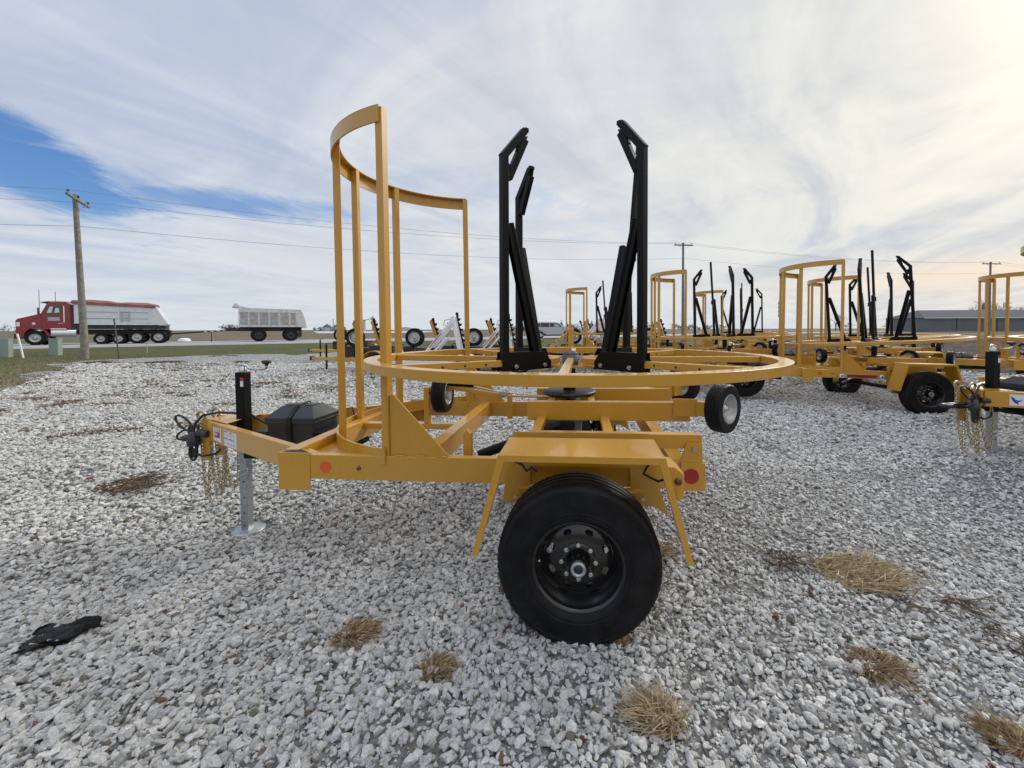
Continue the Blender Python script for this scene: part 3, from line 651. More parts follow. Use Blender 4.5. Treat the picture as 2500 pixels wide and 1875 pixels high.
def gmat(name, build):
    m = bpy.data.materials.new(name); m.use_nodes = True; nt = m.node_tree; N = nt.nodes; L = nt.links; b = N['Principled BSDF']; b.inputs['Roughness'].default_value = .92; b.inputs['Specular IOR Level'].default_value = .15
    tc = N.new('ShaderNodeTexCoord')
    def noise(sc, det=4, ro=.6, scale3=None, dist=0):
        t = N.new('ShaderNodeTexNoise'); t.inputs['Scale'].default_value = sc; t.inputs['Detail'].default_value = det; t.inputs['Roughness'].default_value = ro; t.inputs['Distortion'].default_value = dist
        if scale3:
            mp = N.new('ShaderNodeMapping'); mp.inputs['Scale'].default_value = scale3; L.new(tc.outputs['Object'], mp.inputs[0]); L.new(mp.outputs[0], t.inputs['Vector'])
        else: L.new(tc.outputs['Object'], t.inputs['Vector'])
        return t.outputs[0]
    def rng(x, a, b_, o0=0, o1=1):
        r = N.new('ShaderNodeMapRange'); L.new(x, r.inputs[0]); r.inputs[1].default_value = a; r.inputs[2].default_value = b_; r.inputs[3].default_value = o0; r.inputs[4].default_value = o1; return r.outputs[0]
    def mix(f, a, c):
        x = N.new('ShaderNodeMix'); x.data_type = 'RGBA'
        if isinstance(f, float): x.inputs[0].default_value = f
        else: L.new(f, x.inputs[0])
        for s_, v in ((x.inputs[6], a), (x.inputs[7], c)):
            if isinstance(v, tuple): s_.default_value = (*v, 1)
            else: L.new(v, s_)
        return x.outputs[2]
    def bump(h, st, dist):
        bp = N.new('ShaderNodeBump'); bp.inputs['Strength'].default_value = st; bp.inputs['Distance'].default_value = dist; L.new(h, bp.inputs['Height']); L.new(bp.outputs[0], b.inputs['Normal'])
    L.new(build(N, L, tc, noise, rng, mix, bump), b.inputs['Base Color']); return m
def b_gravel(N, L, tc, noise, rng, mix, bump):
    def vor(sc, feat='F1'):
        v = N.new('ShaderNodeTexVoronoi'); v.inputs['Scale'].default_value = sc; v.feature = feat; L.new(tc.outputs['Object'], v.inputs['Vector']); return v
    v1 = vor(21); v2 = vor(13)
    sp = N.new('ShaderNodeSeparateColor'); L.new(v1.outputs['Color'], sp.inputs[0])
    cell = mix(sp.outputs[0], (.44, .438, .434), (.70, .695, .685))
    gap = rng(v1.outputs['Distance'], .36, .62)
    c = mix(gap, cell, (.09, .088, .085))
    pt = rng(noise(.8, 5, .65), .56, .72); c = mix(pt, c, (.42, .405, .385))
    br = rng(noise(.55, 6, .7, (1, 2.0, 1)), .63, .74, 0, .75); c = mix(br, c, (.20, .15, .11))
    bump(v1.outputs['Distance'], .9, -.03)
    vl = N.new('ShaderNodeVectorMath'); vl.operation = 'LENGTH'; L.new(tc.outputs['Object'], vl.inputs[0])
    fines = mix(rng(noise(38, 5, .7), .38, .62), (.10, .096, .09), (.27, .265, .255))
    c = mix(rng(vl.outputs['Value'], 12, 20), fines, c)
    return c
def b_grass(N, L, tc, noise, rng, mix, bump):
    c = mix(rng(noise(.35, 5), .4, .6), (.048, .068, .018), (.085, .092, .034))
    c = mix(rng(noise(6, 5), .35, .7), c, (.13, .12, .06))
    # dead, dusty verge at the near left
    tcs = N.new('ShaderNodeSeparateXYZ'); L.new(tc.outputs['Object'], tcs.inputs[0])
    m1 = N.new('ShaderNodeMath'); m1.operation = 'MULTIPLY_ADD'; L.new(noise(.5, 5), m1.inputs[0]); m1.inputs[1].default_value = -6.0; L.new(tcs.outputs[1], m1.inputs[2])
    d = rng(m1.outputs[0], 16.5, 9.5); c = mix(d, c, (.165, .150, .075))
    d2 = rng(m1.outputs[0], 7.5, 4.0); c = mix(d2, c, mix(rng(noise(2.2, 5), .4, .6), (.16, .10, .06), (.28, .24, .18)))
    bump(noise(14, 5), .8, .05); return c
def b_field(N, L, tc, noise, rng, mix, bump):
    c = mix(rng(noise(.06, 6, .6, (1, 3, 1)), .35, .65), (.145, .108, .078), (.22, .18, .13)); c = mix(rng(noise(.9, 5), .4, .7), c, (.12, .092, .068))
    c = mix(rng(noise(.012, 4), .5, .62, 0, .8), c, (.11, .12, .085)); bump(noise(1.2, 5), .6, .2); return c
def b_soil(N, L, tc, noise, rng, mix, bump):
    c = mix(rng(noise(3.0, 6), .35, .65), (.045, .034, .027), (.13, .10, .08)); bump(noise(6, 6), 1.0, .12); return c
def b_road(N, L, tc, noise, rng, mix, bump):
    return mix(rng(noise(1.4, 6), .35, .65), (.33, .33, .34), (.42, .415, .41))
def b_pale(N, L, tc, noise, rng, mix, bump):
    return mix(rng(noise(.05, 4, .6, (1, 4, 1)), .4, .6), (.55, .58, .62), (.42, .45, .48))
GM = {k: gmat(k, f) for k, f in dict(gravel_ground=b_gravel, grass_ground=b_grass, field_ground=b_field, soil_ground=b_soil, asphalt=b_road, pale_yard=b_pale).items()}
far = np.concatenate([-np.geomspace(4000, 90, 22), np.arange(-80, 81, 4.0), np.geomspace(90, 4000, 22)])
fary = np.concatenate([-np.geomspace(400, 70, 8), np.arange(-60, 121, 4.0), np.geomspace(130, 4500, 26)])
grid_sheet('ground', far, fary, lambda X, Y: terr(X, Y)-.5*sst(-1, 6, inside_sd(LOT, X, Y)), GM['field_ground'], dz=-.03)
grid_sheet('grass_verge', np.arange(-90, 141, 1.5), np.arange(-10, 121, 1.5), terr, GM['grass_ground'], keep=lambda X, Y: (road_s(X, Y) < -8.0) & (inside_sd(LOT, X, Y) < 2.0), dz=-.012)
# gravel lot with a ragged edge
def lot_keep(X, Y): return inside_sd(LOT, X, Y) > (vnoise(X, Y, 1.7, 1)-.5)*2.2+(vnoise(X, Y, .6, 2)-.5)*1.0
grid_sheet('gravel_lot', np.arange(-34, 22, .14), np.arange(-6, 31.2, .14), lambda X, Y: terr(X, Y)+.018*(vnoise(X, Y, .5, 3)-.5)+.03*(vnoise(X, Y, 1.6, 4)-.5), GM['gravel_ground'], keep=lot_keep)
# road
def ribbon(name, s0, s1, m, dz, t0=-90, t1=900, n=120):
    tt = np.linspace(t0, t1, n); vs = []; 
    for t in tt:
        for s_ in (s0, s1):
            p = RP+RD*t+RN*s_; vs.append((p[0], p[1], .30+dz))
    fs = [(2*i, 2*i+1, 2*i+3, 2*i+2) for i in range(n-1)]
    return tag(MB().add(vs, fs).build(name, m), kind='structure')
ribbon('road_shoulder', -9.2, 6.5, mat('road_shoulder', (.36, .35, .34), .95, var=.12, vscale=1), .0)
ribbon('road', -7.0, 4.8, GM['asphalt'], .012)
for s_ in (-6.4, 4.2): tag(ribbon('road_line', s_-.06, s_+.06, M['white'], .018))
for a, c in ((.9, 0),): 
    pass
# far pale yard beyond the field
tag(MB().add([(-78, 140, .33), (-45, 150, .33), (-80, 330, .33), (-180, 320, .33)], [(0, 1, 2, 3)]).build('yard', GM['pale_yard']), kind='structure')
# turned soil with clods
SOIL = [(15.2, 9.8), (13.0, 17), (12.6, 30), (30, 36), (62, 40), (70, 12), (26, 7.2)]
def soil_h(X, Y):
    sd_ = inside_sd(SOIL, X, Y); e = sst(0, 2.5, sd_)
    return terr(X, Y)+e*(.10+.32*vnoise(X, Y, 1.3, 5)**2+.22*vnoise(X, Y, .55, 6)+.10*vnoise(X, Y, .25, 9))
grid_sheet('turned_soil', np.arange(11, 66, .22), np.arange(6.5, 41, .22), soil_h, GM['soil_ground'], keep=lambda X, Y: inside_sd(SOIL, X, Y) > (vnoise(X, Y, 1.2, 7)-.5)*1.2, dz=.01)

# ---------------------------------------------------------------- loose gravel (uncountable: one object)
def stone_mesh(k, flat):
    rng = np.random.default_rng(100+k); n = 15
    p = rng.normal(size=(n, 3)); p /= np.linalg.norm(p, axis=1)[:, None]; p *= np.array([1, rng.uniform(.62, .9), rng.uniform(*flat)])*.5*rng.uniform(.86, 1.06, (n, 1))
    bm = bmesh.new(); [bm.verts.new(q) for q in p]; bmesh.ops.convex_hull(bm, input=bm.verts)
    bmesh.ops.delete(bm, geom=[v for v in bm.verts if not v.link_faces], context='VERTS')
    bmesh.ops.bevel(bm, geom=list(bm.edges)+list(bm.verts), offset=.028, segments=1, affect='EDGES', profile=.5, clamp_overlap=True)
    me = bpy.data.meshes.new('pebble_%d' % k); bm.to_mesh(me); bm.free(); return me
def instancer(name, pts, rot, scl, tone, meshes, m, kind='stuff'):
    col = bpy.data.collections.new(name+'_source')
    for i, me in enumerate(meshes):
        me.materials.clear(); me.materials.append(m); o = bpy.data.objects.new('%s_src_%02d' % (name, i), me); col.objects.link(o)
    me = bpy.data.meshes.new(name); me.vertices.add(len(pts)); me.vertices.foreach_set('co', np.asarray(pts, np.float32).ravel())
    for nm, tp, arr in (('rot', 'FLOAT_VECTOR', rot), ('scl', 'FLOAT_VECTOR', scl)):
        a = me.attributes.new(nm, tp, 'POINT'); a.data.foreach_set('vector', np.asarray(arr, np.float32).ravel())
    a = me.attributes.new('tone', 'FLOAT', 'POINT'); a.data.foreach_set('value', np.asarray(tone, np.float32))
    a = me.attributes.new('pick', 'INT', 'POINT'); a.data.foreach_set('value', RNG.integers(0, len(meshes), len(pts)).astype(np.int32))
    o = bpy.data.objects.new(name, me); COL.objects.link(o)
    ng = bpy.data.node_groups.new(name, 'GeometryNodeTree'); ng.interface.new_socket('Geometry', in_out='INPUT', socket_type='NodeSocketGeometry'); ng.interface.new_socket('Geometry', in_out='OUTPUT', socket_type='NodeSocketGeometry')
    N = ng.nodes; L = ng.links; gi = N.new('NodeGroupInput'); go = N.new('NodeGroupOutput')
    ci = N.new('GeometryNodeCollectionInfo'); ci.inputs['Collection'].default_value = col; ci.inputs['Separate Children'].default_value = True; ci.inputs['Reset Children'].default_value = True
    ip = N.new('GeometryNodeInstanceOnPoints'); ip.inputs['Pick Instance'].default_value = True
    mtp = N.new('GeometryNodeMeshToPoints'); L.new(gi.outputs[0], mtp.inputs[0]); L.new(mtp.outputs[0], ip.inputs['Points']); L.new(ci.outputs[0], ip.inputs['Instance'])
    def na(nm, t):
        a = N.new('GeometryNodeInputNamedAttribute'); a.data_type = t; a.inputs[0].default_value = nm; return a.outputs[0]
    L.new(na('pick', 'INT'), ip.inputs['Instance Index']); L.new(na('scl', 'FLOAT_VECTOR'), ip.inputs['Scale'])
    er = N.new('FunctionNodeEulerToRotation'); L.new(na('rot', 'FLOAT_VECTOR'), er.inputs[0]); L.new(er.outputs[0], ip.inputs['Rotation'])
    L.new(ip.outputs[0], go.inputs[0]); md = o.modifiers.new('scatter', 'NODES'); md.node_group = ng; return o
def stone_mat():
    m = bpy.data.materials.new('limestone_gravel'); m.use_nodes = True; nt = m.node_tree; N = nt.nodes; L = nt.links; b = N['Principled BSDF']; b.inputs['Roughness'].default_value = .85; b.inputs['Specular IOR Level'].default_value = .25
    at = N.new('ShaderNodeAttribute'); at.attribute_type = 'INSTANCER'; at.attribute_name = 'tone'
    cr = N.new('ShaderNodeValToRGB'); e = cr.color_ramp.elements; e[0].position = 0; e[0].color = (.20, .075, .05, 1); e[1].position = .02; e[1].color = (.17, .15, .12, 1)
    for p, c in ((.035, (.19, .17, .14)), (.04, (.26, .256, .248)), (.22, (.43, .424, .412)), (.5, (.565, .557, .538)), (.8, (.675, .663, .638)), (1.0, (.82, .805, .775))):
        x = e.new(p); x.color = (*c, 1)
    L.new(at.outputs['Fac'], cr.inputs[0]); tc = N.new('ShaderNodeTexCoord'); t = N.new('ShaderNodeTexNoise'); t.inputs['Scale'].default_value = 5; t.inputs['Detail'].default_value = 5; L.new(tc.outputs['Object'], t.inputs['Vector'])
    mr = N.new('ShaderNodeMapRange'); L.new(t.outputs[0], mr.inputs[0]); mr.inputs[1].default_value = .3; mr.inputs[2].default_value = .7; mr.inputs[3].default_value = .78; mr.inputs[4].default_value = 1.12
    mm = N.new('ShaderNodeVectorMath'); mm.operation = 'SCALE'; L.new(cr.outputs[0], mm.inputs[0]); L.new(mr.outputs[0], mm.inputs['Scale']); L.new(mm.outputs[0], b.inputs['Base Color'])
    bp = N.new('ShaderNodeBump'); bp.inputs['Strength'].default_value = .35; bp.inputs['Distance'].default_value = .05; L.new(t.outputs[0], bp.inputs['Height']); L.new(bp.outputs[0], b.inputs['Normal']); return m
def scatter_gravel():
    PX, PY, SC = [], [], []
    CX, CY = cam.location.x, cam.location.y
    for d0, d1, dens, size, spread in ((.4, 2.6, 4200, .0240, .48), (2.6, 6.0, 2000, .0285, .40), (6.0, 11.0, 760, .040, .35), (11.0, 19.0, 190, .066, .35)):
        w = 1.45*d1+1.6; n = int((d1-d0)*2*w*dens); x = RNG.uniform(-w, w, n); y = RNG.uniform(d0, d1, n)
        k = np.abs(x) < 1.45*y+1.6; x = x[k]+CX; y = y[k]+CY; k = inside_sd(LOT, x, y) > .1; x = x[k]; y = y[k]
        # bigger stones towards the left, finer ones towards the right
        s_ = size*np.exp(RNG.normal(0, spread, len(x)))*(1.24-.38*sst(-1.6, 1.2, x)*(y < 1)) ; s_ = np.clip(s_, size*.35, size*2.4)
        PX.append(x); PY.append(y); SC.append(s_)
    x = np.concatenate(PX); y = np.concatenate(PY); s_ = np.concatenate(SC); n = len(x)
    # thin spots where finer, darker ground shows
    k = (np.hypot(x+2.83, y-.28) > .17); x, y, s_ = x[k], y[k], s_[k]; n = len(x)
    bare = vnoise(x, y, .9, 21)*vnoise(x, y, .33, 22); k = ~((bare > .50) & (RNG.random(n) < .55)); x, y, s_ = x[k], y[k], s_[k]; n = len(x)
    z = terr(x, y)+.018*(vnoise(x, y, .5, 3)-.5)+.03*(vnoise(x, y, 1.6, 4)-.5)+s_*RNG.uniform(-.08, .40, n)
    rot = np.stack([RNG.normal(0, .38, n), RNG.normal(0, .38, n), RNG.uniform(0, 6.28, n)], -1)
    scl = np.stack([s_*RNG.uniform(.9, 1.15, n), s_*RNG.uniform(.9, 1.15, n), s_*RNG.uniform(.85, 1.15, n)], -1)
    tone = np.clip(RNG.beta(2.6, 2.4, n)*.9+.06+.10*(vnoise(x, y, 2.2, 23)-.5), .045, 1); odd = RNG.random(n)
    tone = np.where(odd < .0035, RNG.uniform(0, .012, n), np.where(odd < .02, RNG.uniform(.02, .034, n), tone))
    o = instancer('gravel', np.stack([x, y, z], -1), rot, scl, tone, [stone_mesh(k, (.5, .8)) for k in range(14)], stone_mat())
    return tag(o, kind='stuff')
scatter_gravel()

# ---------------------------------------------------------------- extra marks on two parked trailers
ARM_D = Vector((1.365, -.71, 0)).normalized(); ARM_N = Vector((-.71, -1.365, 0)).normalized()
def arm_point(x, z, off):
    t = (x+1.735)/-1.365; return Vector((-1.735-1.365*t, -.80+.71*t, z)) + ARM_N*off
def arm_label(T, x0, x1, z0, z1, m, name, off):
    a, b = arm_point(x0, z0, off), arm_point(x1, z0, off); up = Vector((0, 0, z1-z0)); return MB().prism([a, b, b+up, a+up], ARM_N*.0008).build(name, m, T)
def arm_text(T, body, x, z, size, m, xs):
    mt = Matrix.Identity(4); mt.col[0][:3] = ARM_D; mt.col[1][:3] = (0, 0, 1); mt.col[2][:3] = ARM_N; mt.col[3][:3] = arm_point(x, z, .0292); text_part(body, size, m, T, mt, xs=xs, bold=.0012)
arm_label(t3, -2.93, -2.47, .605, .722, M['label'], 'brand_sign', .0272)
arm_text(t3, 'AMERICAN\n EAGLE', -2.81, .682, .056, M['labelred'], .85)
bird = [(-2.575, .70), (-2.55, .69), (-2.535, .665), (-2.515, .66), (-2.49, .672), (-2.50, .655), (-2.52, .642), (-2.515, .615), (-2.535, .63), (-2.55, .64), (-2.562, .665)]
MB().prism([arm_point(x, z, .0286) for x, z in [(bx_-.35, bz_) for bx_, bz_ in bird]], ARM_N*.0006).build('eagle_emblem', M['labelblue'], t3)
lb = MB().box(-1.19, -.36, -.962, -.9415, .60, .678); lb.build('light_bar', M['galv'], t2, .002)
MB().box(-1.03, -.52, -.966, -.9622, .612, .668).build('red_strip', M['red'], t2)
for x in (-1.12, -.43):
    MB().lathe([(.0, -.012), (.016, -.012), (.018, -.006), (.034, -.008), (.040, 0)], 24, o=(x, -.9622, .639)).build('bar_lamp', M['white'], t2)
    MB().lathe([(.0, -.014), (.014, -.013), (.017, -.011)], 16, o=(x, -.9640, .639)).build('bar_lamp_lens', M['darkiron'], t2)

# ---------------------------------------------------------------- straw clumps, weeds, rag
def straw(name, x, y, rad, h, n, m, label, cat='grass tuft', flat=.0, lean=0.0, group=None, width=.0022, seed=0):
    rng = np.random.default_rng(500+seed); mb = MB(); g = float(terr(x, y))+.012; la = rng.uniform(0, 6.28); lx, ly = rad*.55*math.cos(la), rad*.4*math.sin(la)
    for i in range(n):
        a = rng.uniform(0, 6.283); r0 = rad*.45*math.sqrt(rng.random())*(1+flat); cx, cy = r0*math.cos(a)*1.2, r0*math.sin(a)
        da = a+rng.normal(0, .9+flat*2); bx, by = lx*rng.uniform(.3, 1.2), ly*rng.uniform(.3, 1.2); L_ = h*rng.uniform(.25, 1.5); out = (rad*rng.uniform(.25, .85)) if flat <= .5 else rng.uniform(.04, .16); up = (L_*(1-flat)*rng.uniform(.5, 1)*max(.15, 1-r0/rad)) if flat <= .5 else rng.uniform(.01, .055)
        p0 = Vector((cx, cy, rng.uniform(.0, .035) if flat > .5 else 0)); p3 = Vector((cx+math.cos(da)*out+bx, cy+math.sin(da)*out+by, up)); md = (p0+p3)/2+Vector((rng.normal(0, .01), rng.normal(0, .01), up*.35))
        w = width*rng.uniform(.6, 1.5); sd_ = Vector((-math.sin(da), math.cos(da), 0))*w
        for q0, q1, k0, k1 in ((p0, md, 1, .9), (md, p3, .9, .25)):
            mb.add([q0-sd_*k0, q0+sd_*k0, q1+sd_*k1+Vector((0, 0, .0006)), q1-sd_*k1], [(0, 1, 2, 3)])
            mb.add([q0-Vector((0, 0, w))*k0, q0+Vector((0, 0, w))*k0, q1+Vector((0, 0, w))*k1, q1-Vector((0, 0, w))*k1], [(0, 1, 2, 3)])
    o = mb.build(name, m, None); o.location = (x, y, g); return tag(o, label, cat, group)
G1 = 'dry tufts on the gravel'
straw('dry_grass_tuft', -1.184, -1.345, .115, .045, 330, M['straw'], 'dry brown tuft on the gravel below the rail between tongue and wheel', group=G1, seed=1)
straw('dry_grass_tuft', -.71, -1.575, .085, .05, 240, M['straw'], 'small dry brown tuft in front of the big wheel, at its left', group=G1, seed=2)
straw('dry_grass_tuft', .225, -1.80, .125, .07, 420, M['strawpale'], 'largest pale straw tuft, at the bottom of the picture right of the wheel', group=G1, seed=3)
straw('straw_patch', 1.64, -.88, .235, .05, 430, M['strawpale'], 'wide flat patch of pale straw right of the big wheel', 'straw patch', flat=.75, group=G1, seed=4, width=.003)
straw('straw_patch', 1.30, -.74, .13, .04, 60, M['weed'], 'thin brown scatter of weeds at the left end of the straw patch', 'weed patch', flat=.7, group=G1, seed=14, width=.003)
straw('dry_grass_tuft', 1.21, -1.55, .13, .06, 330, M['straw'], 'golden brown tuft beside a dark stain on the right', group=G1, seed=5)
straw('dry_grass_tuft', 1.45, -1.90, .105, .055, 300, M['straw'], 'brown tuft cut by the bottom right corner', group=G1, seed=6)
straw('dry_grass_tuft', .14, -1.40, .055, .025, 90, M['straw'], 'little brown tuft touching the ground end of the big tyre', group=G1, seed=7)
straw('weed_patch', 2.0, -1.17, .09, .02, 34, M['weed'], 'dark red-brown weeds flat on the stones at right, below the straw patch', 'weed patch', flat=.8, group=G1, seed=8)
straw('weed_patch', 1.97, -1.47, .08, .02, 40, M['weed'], 'red-brown weeds at the right edge above the corner tuft', 'weed patch', flat=.8, group=G1, seed=9)
straw('weed_patch', .56, -.62, .12, .02, 110, M['straw'], 'thin brown weeds behind the rear fender flap', 'weed patch', flat=.8, group=G1, seed=10)
straw('weed_patch', 1.72, -1.13, .07, .02, 30, M['weed'], 'small reddish weed patch just below the wide straw patch', 'weed patch', flat=.8, group=G1, seed=11)
straw('weed_patch', -4.34, .69, .30, .03, 160, M['weed'], 'dry weeds left of the hitch chains', 'weed patch', flat=.7, group=G1, seed=12, width=.004)
straw('weed_patch', -5.3, -.05, .22, .05, 120, M['weed'], 'reddish twiggy weed on the gravel near the left edge', 'weed patch', flat=.4, group=G1, seed=13, width=.004)
# scattered brown growth in the far left of the lot: nobody could count it
wm = MB(); nP = 0
while nP < 70:
    px = RNG.uniform(-1.35, -.12); D_ = 5.5+15*RNG.random()**.8; X = px*D_-.24; Y = D_-3.33
    if inside_sd(LOT, np.array(X), np.array(Y)) < .2 or RNG.random() > (.25 if px > -.75 else 1): continue
    nP += 1; ln = RNG.uniform(.18, .75)*(.6+D_*.035); wd = ln*RNG.uniform(.25, .6); yw = RNG.normal(0, .35)
    for k in range(int(330*ln)):
        g1, g2 = RNG.normal(0, .5, 2); cx = X+ln*g1*math.cos(yw)-wd*g2*math.sin(yw); cy = Y+ln*g1*math.sin(yw)+wd*g2*math.cos(yw); a = RNG.uniform(0, 6.28); l = RNG.uniform(.05, .17); z = float(terr(cx, cy))+.025
        u_ = RNG.uniform(.0, .06); w = .007+.0008*D_
        wm.add([(cx-w*math.sin(a), cy+w*math.cos(a), z), (cx+w*math.sin(a), cy-w*math.cos(a), z), (cx+l*math.cos(a), cy+l*math.sin(a), z+u_)], [(0, 1, 2)])
tag(wm.build('weeds', M['weed']), kind='stuff')
gm = MB()
for i in range(26000):
    px = RNG.uniform(-1.42, -.2); D_ = 8+17*RNG.random(); X = px*D_-.24; Y = D_-3.33; sd_ = float(inside_sd(LOT, np.array(X), np.array(Y)))
    if sd_ > RNG.uniform(-.3, .9) or road_s(X, Y) > -9.5: continue
    a = RNG.uniform(0, 6.28); h_ = RNG.uniform(.03, .10); w = .010; z = float(terr(X, Y))-.02; lx, ly = RNG.normal(0, .03, 2)
    gm.add([(X-w*math.sin(a), Y+w*math.cos(a), z), (X+w*math.sin(a), Y-w*math.cos(a), z), (X+lx, Y+ly, z+h_)], [(0, 1, 2)])
tag(gm.build('grass', mat('verge_grass', (.075, .085, .03), .85, vscale=.7, col2=(.22, .18, .10))), kind='stuff')
# torn piece of charred rubber
rg = MB(); rr = np.random.default_rng(77)
NX, NY = 46, 18; vs = []
for i in range(NX):
    t = i/(NX-1); x = -.17+.42*t; wid = (.075 if t < .5 else .075-.115*(t-.5))*(1+.18*math.sin(11*t))
    for j in range(NY):
        v_ = j/(NY-1)*2-1; rag_ = .018*math.sin(j*2.4+1.0) if i == 0 else 0
        vs.append((x+.03*math.sin(j*1.9)*(1-t)+rag_, v_*max(wid, .012)+.03*t, .020+.013*math.sin(j*1.55+2*t)+.010*math.sin(7*t+j*.5)+.004*rr.random()))
fs = [(i*NY+j, (i+1)*NY+j, (i+1)*NY+j+1, i*NY+j+1) for i in range(NX-1) for j in range(NY-1) if not (i < 14 and (j*7+i//5) % 6 == 0)]
rg.add(vs, fs)
rg.add([(x, y, z-.006) for x, y, z in vs], fs)
rag = rg.build('rubber_scrap', M['charred']); rag.location = (-2.70, -1.29, float(terr(-2.72, -1.3))+.005); rag.rotation_euler = (0, 0, R(28)); rag.scale = (.60, 1.25, 1)
tag(rag, 'torn strip of charred black rubber lying on the gravel at lower left', 'debris')

# ---------------------------------------------------------------- left edge: poles, posts, cabinets
def at(px, D_, z=None):
    X = (px-1320)/1000*D_-.242; Y = D_-3.329; return Vector((X, Y, float(terr(X, Y)) if z is None else z))
def pole(px, D_, ztop, label, arm, arm_yaw, lean=(0, 0), rad=.15, braces=True):
    b = at(px, D_); h = ztop-b.z; T = empty('utility_pole', b)
    mb = MB(); pts = [(lean[0]*t*h, lean[1]*t*h, h*t-(.3 if t == 0 else 0)) for t in (0, .15, .3, .45, .6, .75, .9, 1)]
    mb.tube(pts, [rad*(1-.38*t) for t in (0, .15, .3, .45, .6, .75, .9, 1)], 18); mb.build('shaft', M['wood'], T)
    A = empty('crossarm_set', (lean[0]*h*.97, lean[1]*h*.97, h-.28), (0, 0, arm_yaw), T)
    MB().box(-arm/2, arm/2, -.17, -.06, -.06, .06).build('crossarm', M['wood'], A, .01)
    for x in (-arm*.44, 0, arm*.44):
        i_ = MB().cyl((x, -.115, .06), (x, -.115, .17), .014, 8).lathe([(.0, .15), (.05, .16), (.055, .19), (.035, .20), (.045, .23), (.03, .26), (0, .27)], 12, o=(x, -.115, 0), ax='z'); i_.build('insulator', M['darkiron'], A)
    if braces:
        for s_ in (-1, 1): MB().beam((s_*arm*.28, -.18, -.05), (s_*.04, -.16, -.55), .04, .012).build('brace', M['galv'], A)
    return tag(T, label, 'utility pole', 'utility poles along the road'), b, h
p1, b1, h1 = pole(207, 22.0, 8.75, 'weathered wooden utility pole with crooked crossarm, in front of the red truck', 2.2, R(117), (-.037, 0), .165)
for c in kids(p1):
    if c.name.startswith('crossarm_set'): c.rotation_euler = (0, R(4), R(117))
p2, b2, h2 = pole(1667, 42, 10.3, 'utility pole rising behind the guard of a middle trailer', 2.0, R(8), (0, 0), .16)
p3, b3, h3 = pole(2414, 56, 10.5, 'utility pole in front of the grey barn', 2.7, R(4), (.006, 0), .16)
def wire(a, b, sag, label, n=26, r=.011):
    pts = [Vector(a).lerp(Vector(b), t)-Vector((0, 0, sag*4*t*(1-t))) for t in [i/n for i in range(n+1)]]
    return tag(MB().tube(pts, r, 5).build('overhead_wire', M['wire']), label, 'wire', 'overhead wires')
top1 = b1+Vector((-.09, 0, h1)); top2 = b2+Vector((0, 0, h2)); top3 = b3+Vector((.06, 0, h3)); prev = top1-(top2-top1)*.5+Vector((0, 0, -.1))
for nm, o1, o2, o3 in (('upper', Vector((.42, -.82, .0)), Vector((-.85, 0, .0)), Vector((-1.1, 0, 0))), ('second', Vector((-.42, .82, -.15)), Vector((.85, 0, -.05)), Vector((1.1, 0, 0))), ('lowest', Vector((.1, -.15, -1.7)), Vector((0, -.15, -1.6)), Vector((0, -.15, -1.5)))):
    wire(prev+o1, top1+o1, .25, nm+' wire leaving the picture on the left of the leaning pole')
    wire(top1+o1, top2+o2, .75, nm+' wire from the left pole across the sky to the middle pole')
    wire(top2+o2, top3+o3, .7, nm+' wire from the middle pole to the one by the barn')
    wire(top3+o3, top3+o3+(top3-top2), .7, nm+' wire running on to the right of the barn pole')
def cabinet(px, D_, h, w, label):
    b = at(px, D_); T = empty('utility_cabinet', b, (0, 0, R(12)))
    MB().box(-w/2, w/2, -w*.35, w*.35, -.1, h).build('housing', M['pedestal'], T, .012)
    MB().box(-w*.53, w*.53, -w*.38, w*.38, h-.02, h+.03).build('lid', M['pedestal'], T, .008); return tag(T, label, 'utility cabinet', 'roadside cable cabinets')
cabinet(15, 22.6, .98, .38, 'grey-green cable cabinet nearest the left edge of the picture')
cabinet(135, 24.0, .94, .44, 'grey-green cable cabinet just left of the leaning pole')
def lean_post(px0, px1, D_, h, r, m, name, label):
    b = at(px1, D_); dx = (px0-px1)/1000*D_; mb = MB().tube([(0, 0, -.1), (dx*.5, 0, h*.5), (dx, 0, h)], r, 10); o = mb.build(name, m); o.location = b; return tag(o, label, 'post')
lean_post(42, 56, 22.4, 1.32, .045, M['white'], 'marker_post', 'leaning white plastic marker post by the grass verge')
lean_post(279, 290, 21.6, 2.15, .032, M['bark'], 'metal_stake', 'thin dark leaning stake right of the utility pole')
lean_post(358, 358, 26, .62, .02, M['strawpale'], 'survey_stake', 'short pale survey stake at the grass edge')
lean_post(516, 516, 42, 1.0, .04, M['bark'], 'fence_post', 'short dark fence post beyond the road under the drawbar')
o = MB().lathe([(0, .35), (.3, .33), (.5, .22), (.6, 0)], 16, ax='z').build('white_barrel_lid', M['white']); o.location = at(450, 46); tag(o, 'small white dome lying beyond the road behind the truck', 'dome')

